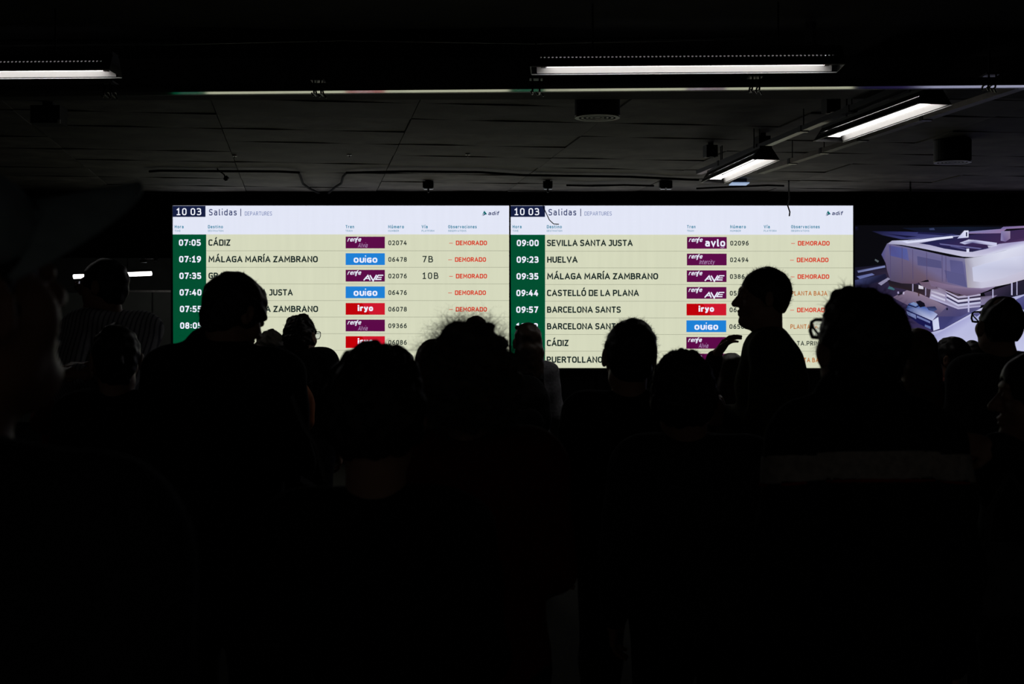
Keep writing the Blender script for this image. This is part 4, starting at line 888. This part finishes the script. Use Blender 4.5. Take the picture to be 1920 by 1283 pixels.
        if nst:
            n, L, rad, curl, droop, lift = nst if isinstance(nst, tuple) else (nst, .03, .0006, 1., .3, .6)
            ff = Rh@np.array((0, 1., 0))
            SV, SQ = strands(HV, HQ, n, L, rad, curl, droop, seed, sel=lambda C0: (C0[:, 2] > hc[2]-.03*hs) if hair not in ('big', 'long', 'bob') else np.ones(len(C0), bool), lift=lift)
            HV, HQ = join((HV, HQ), (SV, SQ))
        build('hair', HV+foot, HQ, hmat, o, smooth=True)
    if glasses:
        mb = MB(); A = lambda x, y, z: Vector(T((x, y, z)))+Vector(foot)
        for sx in (-1, 1):
            rim = [A(sx*(.036+.027*x_), .107-.006*x_*(x_ > 0), .010+.0205*z_) for x_, z_ in ((-1, .7), (-.7, 1), (.7, 1), (1, .8), (1, -.2), (.7, -.9), (0, -1.05), (-.7, -.9), (-1, -.3), (-1, .7), (-.7, 1))]
            mb.tube(rim, .0022 if glasses == 'thin' else .0042, 6)
            mb.tube([A(sx*.063, .102, .024), A(sx*.072, .07, .022), A(sx*.0765, .0, .012), A(sx*.078, -.025, -.008)], .0018 if glasses == 'thin' else .003, 6)
        mb.tube([A(-.012, .110, .018), A(0, .113, .022), A(.012, .110, .018)], .0022, 6)
        gl = mb.build('glasses', M_frame, o)
        for sx in (-1, 1):
            mb = MB(); rim = [A(sx*(.036+.026*x_), .107-.006*x_*(x_ > 0), .010+.0195*z_) for x_, z_ in ((-1, .7), (-.7, 1), (.7, 1), (1, .8), (1, -.2), (.7, -.9), (0, -1.05), (-.7, -.9), (-1, -.3))]
            rim2 = [p-Vector(Rh@np.array((0, .0012, 0))) for p in rim]; n = len(rim)
            mb.add(rim+rim2, [tuple(range(n)), tuple(range(2*n-1, n-1, -1))]+[(k, (k+1) % n, n+(k+1) % n, n+k) for k in range(n)]); mb.build('lens', M_glass, gl)
    return dict(o=o, foot=foot, hc=hc, Rh=Rh, T=T, B=B, zs=zs, JV=JV, JQ=JQ, nb=nb, J=J, H=H, hs=hs, Fv=Fv, Rv=Rv, zh=zh, jk=jk)
def band(p, name, zf, h, m, off=.004, keep=None, label=None, parent=None):
    """strip sewn on the jacket: the jacket's own faces between two heights, lifted off a little"""
    V, Q = p['JV'], p['JQ']; C0 = V[Q].mean(1); z0 = zf(C0); s = (C0[:, 2] < z0) & (C0[:, 2] > z0-h)
    if keep is not None: s &= keep(C0)
    Q2 = Q[s]; u, inv = np.unique(Q2, return_inverse=True); a, b_, c_, d_ = (V[Q[:, i]] for i in range(4)); N = np.cross(c_-a, d_-b_)
    VN = np.zeros_like(V)
    for i in range(4): np.add.at(VN, Q[:, i], N)
    VN /= np.linalg.norm(VN, axis=1)[:, None]+1e-9
    V2 = V[u].copy(); zz = zf(V2); V2[:, 2] = np.clip(V2[:, 2], zz-h, zz)
    q = build(name, V2+VN[u]*off+p['foot'], inv.reshape(-1, 4), m, parent or p['o'], smooth=True, label=label)
    return q
# ------------------------------------------------------------------ the crowd, nearest first
# person in a cap at the left edge, very close to the camera
p = person('very near out-of-focus person at the left edge in a cap, turned towards the boards', -90, 304, 1.3, hy=36, by=28, pitch=-14, hair='crop', ht=.010, sw=.205, bdx=.0, sd=.03, g=1.15, cloth='high', skin=M_skin2, arms='down', coat=fabric('near_dark_jacket', (.02, .021, .024)), seed=3, fine=.006)
M_cap = mat('grey_green_cap', (.30, .38, .40), rough=.75, noise=.12, scale=50, bump=.1, spec=.3)
T, Rh, hs, foot, o = p['T'], rot(62, -17, 11), p['hs'], p['foot'], p['o']
T = lambda q: p['hc']+Rh@(np.array(q, float)*hs)
CV, CQ = sdf_mesh([P_e(T((0, -.012, .045)), np.array((.088, .110, .090)), Rh, .01), P_e(T((0, -.012, .136)), np.array((.009, .009, .005)), Rh, .003)], .006, .006, None, hair_noise(.0012, 60, 1),
                  lambda X, Y, Z: .038-((X-T((0, 0, 0))[0])*Rh[0, 2]+(Y-T((0, 0, 0))[1])*Rh[1, 2]+(Z-T((0, 0, 0))[2])*Rh[2, 2]))
cap = build('cap', CV+foot, CQ, M_cap, o, smooth=True)
vs = []; fs = []; nu, nv = 24, 10
for j in range(nv+1):
    for i in range(nu+1):
        u = -1+2*i/nu; v = j/nv; yi = .010+.085*math.sqrt(max(0, 1-(.93*u)**2)); ln = .096*(1-abs(u)**3.2)+.004
        vs.append(Vector(T((.080*u, yi+ln*v, .074-.046*u*u-.006*v)))+Vector(foot))
fs = [(j*(nu+1)+i, j*(nu+1)+i+1, (j+1)*(nu+1)+i+1, (j+1)*(nu+1)+i) for j in range(nv) for i in range(nu)]
vis = build('visor', vs, fs, M_cap, cap, smooth=True); s_ = vis.modifiers.new('thick', 'SOLIDIFY'); s_.thickness = .003
mb = MB(); q = W(100, 962, 1.17); mb.tube([q, q+Vector((.001, .004, -.01)), q+Vector((-.001, .002, -.02))], .0022, 6); mb.build('drawstring', mat('pale_cord', (.3, .3, .32), rough=.8), o)

p = person('person at the bottom middle seen from behind, full dark hair over a bare nape', 707, 641, 2.6, hy=3, by=0, hair='curly', ht=.013, sw=.150, neck=.03, cloth='sweater', arms='phone', seed=5, nst=(260, .035, .0005, 1.2, .5, .5), hmat=M_hblack)
p = person('person with a huge frizzy mop of hair and a dark red jacket', 880, 600, 3.1, hy=0, by=4, hair='big', ht=.012, hmat=M_hgrey, sw=.150, coat=fabric('dark_red_cloth', (.11, .010, .008)), cloth='jacket', nst=(4200, .070, .0004, 1.6, .25, .7), seed=8, arms='fold')
p = person('person in rectangular glasses and a navy jacket with a pale band across the back', 1610, 534, 2.95, hy=-15, pitch=-20, by=-4, hair='short', ht=.014, sw=.145, neck=.01, coat=fabric('navy_cloth', (.010, .011, .016)), cloth='hood', cblobs=((1570, 745, 42, 0), (1655, 748, 42, 0), (1612, 735, 58, -.01), (1505, 785, 34, 0), (1718, 790, 34, 0)), glasses='thick', nst=(900, .030, .0006, .3, .2, .7), seed=9,
           blobs=((1549, 581, 7, .03), (1556, 574, 10, .03), (1574, 562, 20, .02), (1592, 550, 18, .0)), bdx=.012)
M_band = fabric('pale_grey_band', (.42, .38, .34)); M_pipe = fabric('red_piping', (.30, .01, .01))
zb = p['zs']-.030
zf = lambda C: zb-.35*(C@p['Rv'])**2
bk = lambda C: (C@p['Fv'] < .03)
b1 = band(p, 'pale_band', zf, .056, M_band, .003, bk, label='pale grey band across back and sleeves')
band(p, 'red_piping', lambda C: zf(C)-.056, .006, M_pipe, .004, bk, label='thin red piping under the pale band')
p = person('dark-haired person at the right edge in profile, face turned left', 1946, 650, 3.6, hy=-80, by=-35, hair='short', ht=.014, sw=.16, cloth='jacket', coat=fabric('charcoal_cloth', (.028, .028, .030)), seed=11,
           arms={'r': (W(1985, 905, 3.5), W(1862, 838, 3.32), ('fist', (-1, -.1, .12), (0, .8, -.6))), 'l': (W(1880, 900, 3.85), W(1850, 850, 3.5), ('curled', (-1, -.5, .1), (0, -.2, -1)))})
p = person('person with short frizzy dark hair and a grey-blue shirt, right of the curly-haired man', 1281, 655, 3.9, hy=4, by=6, hair='curly', ht=.011, sw=.165, bdx=.03, cloth='shirt', coat=fabric('grey_blue_cloth', (.040, .043, .050)), nst=(1500, .020, .0005, 1.8, .1, .8), seed=12)
tall = p = person('tall dark-haired person at the left bowing the head to the right, fringe hanging', 439, 510, 4.2, hs=.95, hy=42, by=10, pitch=24, hair='short', ht=.015, sw=.188, g=1.15, sd=.0, bdx=-.035, cloth='hood', cblobs=((388, 655, 44, .03), (420, 668, 56, 0), (332, 684, 34, .02)), coat=F_blk, seed=13, arms='phone',
           blobs=((488, 583, 11, .0), (492, 594, 8.5, 0), (480, 570, 12, .0), (398, 585, 13, .03)), nst=(420, .020, .0005, .6, .2, .7))
tall = p['o']
p = person('curly-haired man with prominent ears, between the frizzy-haired person and the profile man', 1180, 596, 4.75, hy=-6, by=2, roll=5, hair='short', ht=.012, sw=.165, hs=1.02, cloth='sweater', coat=F_blk, nst=(1700, .020, .00045, 2.2, .1, .8), namp=.0016, seed=14)
p = person('person with dark hair tied flat, in front of the man with the striped shirt', 219, 607, 4.9, hy=-10, by=0, hair='tied', ht=.008, sw=.15, seed=15, coat=F_blk)
p = person('man in clear left profile with cropped hair and an olive jacket', 1430, 499, 5.3, hy=-90, by=-78, hs=.955, hair='crop', ht=.007, namp=.0010, g=1.08, sw=.16, sd=.02, bdx=.028, cloth='high', coat=fabric('olive_cloth', (.05, .05, .012)), seed=16, fine=.0045, arms='fold', nst=(2200, .016, .0005, 0, 0, .7))
p = person('man with glasses and cropped hair at the right in front of the video screen', 1873, 551, 5.5, hy=-11, pitch=-18, by=6, hair='crop', ht=.007, sw=.175, bdx=.045, cloth='high', coat=fabric('dark_grey_cloth', (.045, .047, .052)), glasses='thick', seed=17)
p = person('man in a pale striped shirt and glasses at the left, facing left', 194, 482, 5.7, hs=.93, hy=-74, by=-52, skin=M_skin2, hair='short', ht=.010, sw=.165, bdx=.035, cloth='shirt', glasses='thin', seed=18,
           coat=fabric('pale_shirt_cloth', (.40, .40, .44)), arms={'l': (W(118, 728, 5.35), W(150, 700, 5.1), ('relaxed', (-1, -.25, .05), (0, .3, -1))), 'r': (W(232, 735, 5.5), W(178, 690, 5.15), ('relaxed', (-1, -.2, .05), (0, .3, -1)))})
m = MATS['pale_shirt_cloth']; nt = m.node_tree; wv = nt.nodes.new('ShaderNodeTexWave'); wv.wave_type = 'BANDS'; wv.bands_direction = 'X'; wv.inputs['Scale'].default_value = 22; wv.inputs['Distortion'].default_value = .6
tc = nt.nodes.new('ShaderNodeTexCoord'); nt.links.new(tc.outputs['Object'], wv.inputs['Vector']); rp = nt.nodes.new('ShaderNodeValToRGB'); rp.color_ramp.elements[0].color = (.10, .10, .14, 1); rp.color_ramp.elements[1].color = (.44, .44, .48, 1); rp.color_ramp.elements[0].position = .15; rp.color_ramp.elements[1].position = .4
nt.links.new(wv.outputs['Fac'], rp.inputs['Fac']); nt.links.new(rp.outputs['Color'], nt.nodes['Principled BSDF'].inputs['Base Color'])
p = person('woman with straight light brown hair, just right of the person in the navy jacket', 1717, 613, 6.1, hy=-12, by=-6, hair='long', ht=.010, hmat=M_hlight, sw=.14, seed=19, coat=F_blk)
p = person('person with light brown hair, half hidden left of the huge frizzy hair', 815, 634, 6.2, hy=6, hair='long', ht=.010, hmat=M_hlight, sw=.14, seed=20)
p = person('small person in a dark red jacket holding a paper cup at the far left', 143, 624, 6.6, hy=20, by=10, hair='short', ht=.010, sw=.15, seed=21, coat=fabric('red_cloth', (.16, .012, .012)),
           arms={'l': (W(80, 790, 6.5), W(95, 745, 6.3), ('curled', (.25, -.1, 1), (.9, .3, 0))), 'r': (W(205, 800, 6.6), W(190, 870, 6.5), ('relaxed', (0, 0, -1), (-1, 0, 0)))})
mb = MB(); c = W(95, 745, 6.3)+Vector((.064, .004, .012)); mb.lathe(c, [(.001, 0), (.026, 0), (.034, .094), (.036, .096), (.034, .098), (.001, .097)], 20)
cup = mb.build('paper_cup', mat('white_paper', (.6, .6, .58), rough=.7), origin=c); tag(cup, 'white paper cup held up by the small person in red at the far left', 'cup')
p = person('woman with long dark brown hair raising a bent hand beside the profile man', 1371, 660, 7.0, hy=8, by=0, hair='long', ht=.008, hmat=M_hbrown, sw=.14, seed=22, coat=fabric('dark_brown_cloth', (.03, .025, .022)),
           arms={'l': (W(1318, 745, 6.85), W(1341, 667, 6.72), ('relaxed', (.60, .05, .76), (.66, -.45, -.5), 1.0)), 'r': 'down'})
p = person('person whose head just shows behind the dark-haired person at the bottom middle', 747, 650, 7.2, hy=0, hair='bob', ht=.008, hmat=M_hbrown, sw=.145, seed=23)
p = person('short-haired person in a pinkish top low at the right, before the video screen', 1780, 630, 7.8, hy=-55, by=-30, hair='short', ht=.011, sw=.15, seed=24, coat=fabric('pink_cloth', (.42, .15, .12)))
p = person('person with thick curly hair and thin glasses before the left board', 565, 588, 8.0, hy=24, by=2, hair='curly', ht=.008, glasses='thin', sw=.15, g=1.1, sd=-.045, seed=25, coat=F_blk,
           blobs=((546, 602, 9), (543, 618, 8), (548, 640, 9), (584, 641, 7), (570, 596, 10)), nst=(350, .02, .0007, 1.5, .1, .8))
p = person('long-haired woman in a pale top before the clock of the right board', 989, 603, 8.5, hy=-14, by=-5, hair='long', ht=.007, hmat=M_hbrown, sw=.125, seed=26, coat=fabric('pale_grey_cloth', (.22, .22, .24)), blobs=((969, 613, 4), ))
wbx, wby = p['foot'][0], p['foot'][1]
p = person('person with curly brown hair tucked behind the tall bowing person', 507, 616, 8.5, hy=-8, hair='curly', ht=.010, hmat=M_hgrey, sw=.14, seed=27, nst=(500, .018, .0007, 1.5, .1, .8))
p = person('person at the right whose dark head top shows left of the man with cropped hair', 1822, 637, 9.0, hy=10, hair='short', ht=.008, sw=.15, seed=28)
p = person('person whose head top rises just above the huge frizzy hair', 893, 591, 9.5, hy=0, hair='short', ht=.005, hmat=M_hbrown, sw=.15, seed=29, skin=M_skin2)

# ------------------------------------------------------------------ bags
def backpack(c, w, h, t, m, label, yaw=0):
    root = thing('backpack', Vector(c)-Vector((0, 0, h/2)), label, 'backpack'); c = np.array(c)
    Rb = rot(yaw)
    V, Q = sdf_mesh([P_e((0, 0, -h*.12), (w*.52, t*.55, h*.40), None, .05), P_e((0, 0, h*.16), (w*.45, t*.5, h*.34), None, .05)], .014, .014, None, hair_noise(.003, 40, 2)); build('pack_body', (V@Rb.T)+c, Q, m, root, smooth=True)
    V, Q = sdf_mesh([P_e((0, -t*.5, -h*.18), (w*.36, t*.22, h*.22), None, .03)], .012, .012); build('front_pocket', (V@Rb.T)+c, Q, m, root, smooth=True)
    mb = MB(); mb.tube([c+Rb@np.array((-.03, 0, h*.46)), c+Rb@np.array((-.025, 0, h*.52)), c+Rb@np.array((.025, 0, h*.52)), c+Rb@np.array((.03, 0, h*.46))], .007, 6); mb.build('grab_handle', F_blk, root)
    for s_ in (-1, 1):
        mb = MB(); mb.tube([c+Rb@np.array((s_*w*.3, t*.3, h*.42)), c+Rb@np.array((s_*w*.32, t*.8, h*.50)), c+Rb@np.array((s_*w*.34, t*.5, h*.1)), c+Rb@np.array((s_*w*.36, t*.3, -h*.35))], .012, 6); mb.build('shoulder_strap', F_blk, root)
c = W(560, 765, 7.74); backpack(c, .17, .30, .12, mat('orange_nylon', (.42, .12, .03), rough=.7, noise=.1, scale=20), 'dull orange backpack on the back of the person with thin glasses')
backpack(Vector((wbx+.0, wby-.27, 1.13)), .26, .40, .15, F_blk, 'black backpack on the back of the long-haired woman in the pale top')
mb = MB(); pts = [W(548, 742, 4.02), W(560, 775, 4.0), W(572, 803, 3.98), W(592, 832, 3.97), W(610, 900, 4.0)]
mb.tube(pts, [.007, .008, .008, .008, .007], 6); mb.build('shoulder_strap', mat('grey_webbing', (.16, .17, .18), rough=.6), tall)
a0, b0 = W(563, 899, 2.9), W(624, 929, 2.75); mb = MB(); dd = (b0-a0).normalized(); w_ = Vector((0, 0, .011))
mb.add([a0-w_*.3, b0-w_*.2, b0+w_*.2, a0+w_*.9, a0-w_*.3+Vector((0, .05, -.01)), b0-w_*.2+Vector((0, .05, -.01)), b0+w_*.2+Vector((0, .05, -.01)), a0+w_*.9+Vector((0, .05, -.01))], [(0, 1, 2, 3), (7, 6, 5, 4), (0, 4, 5, 1), (1, 5, 6, 2), (2, 6, 7, 3), (3, 7, 4, 0)])
q = mb.build('folded_paper', mat('grey_paper', (.35, .36, .40), rough=.7), origin=a0); tag(q, 'pale folded sheet left of the bare nape at the bottom middle', 'paper')
# tote bag at the right edge
c = W(1898, 1085, 3.30); root = thing('tote_bag', c-Vector((0, 0, .085)), 'dull grey bag hanging at the right edge beside the person in profile', 'bag')
V, Q = sdf_mesh([P_e((0, 0, 0), (.105, .05, .085), None, .03), P_c((-.07, 0, -.055), (.07, 0, -.055), .038, .038, .03), P_c((-.065, 0, .06), (.065, 0, .06), .025, .025, .02)], .009, .009, None, hair_noise(.003, 50, 4)); build('bag_body', V+np.array(c), Q, fabric('grey_canvas', (.075, .075, .08)), root, smooth=True)
mb = MB(); mb.tube([c+Vector((-.06, 0, .07)), c+Vector((-.055, -.01, .16)), c+Vector((.0, .02, .245)), c+Vector((.055, -.01, .16)), c+Vector((.06, 0, .07))], .008, 6); mb.build('handle', fabric('grey_canvas', (.075, .075, .08)), root)
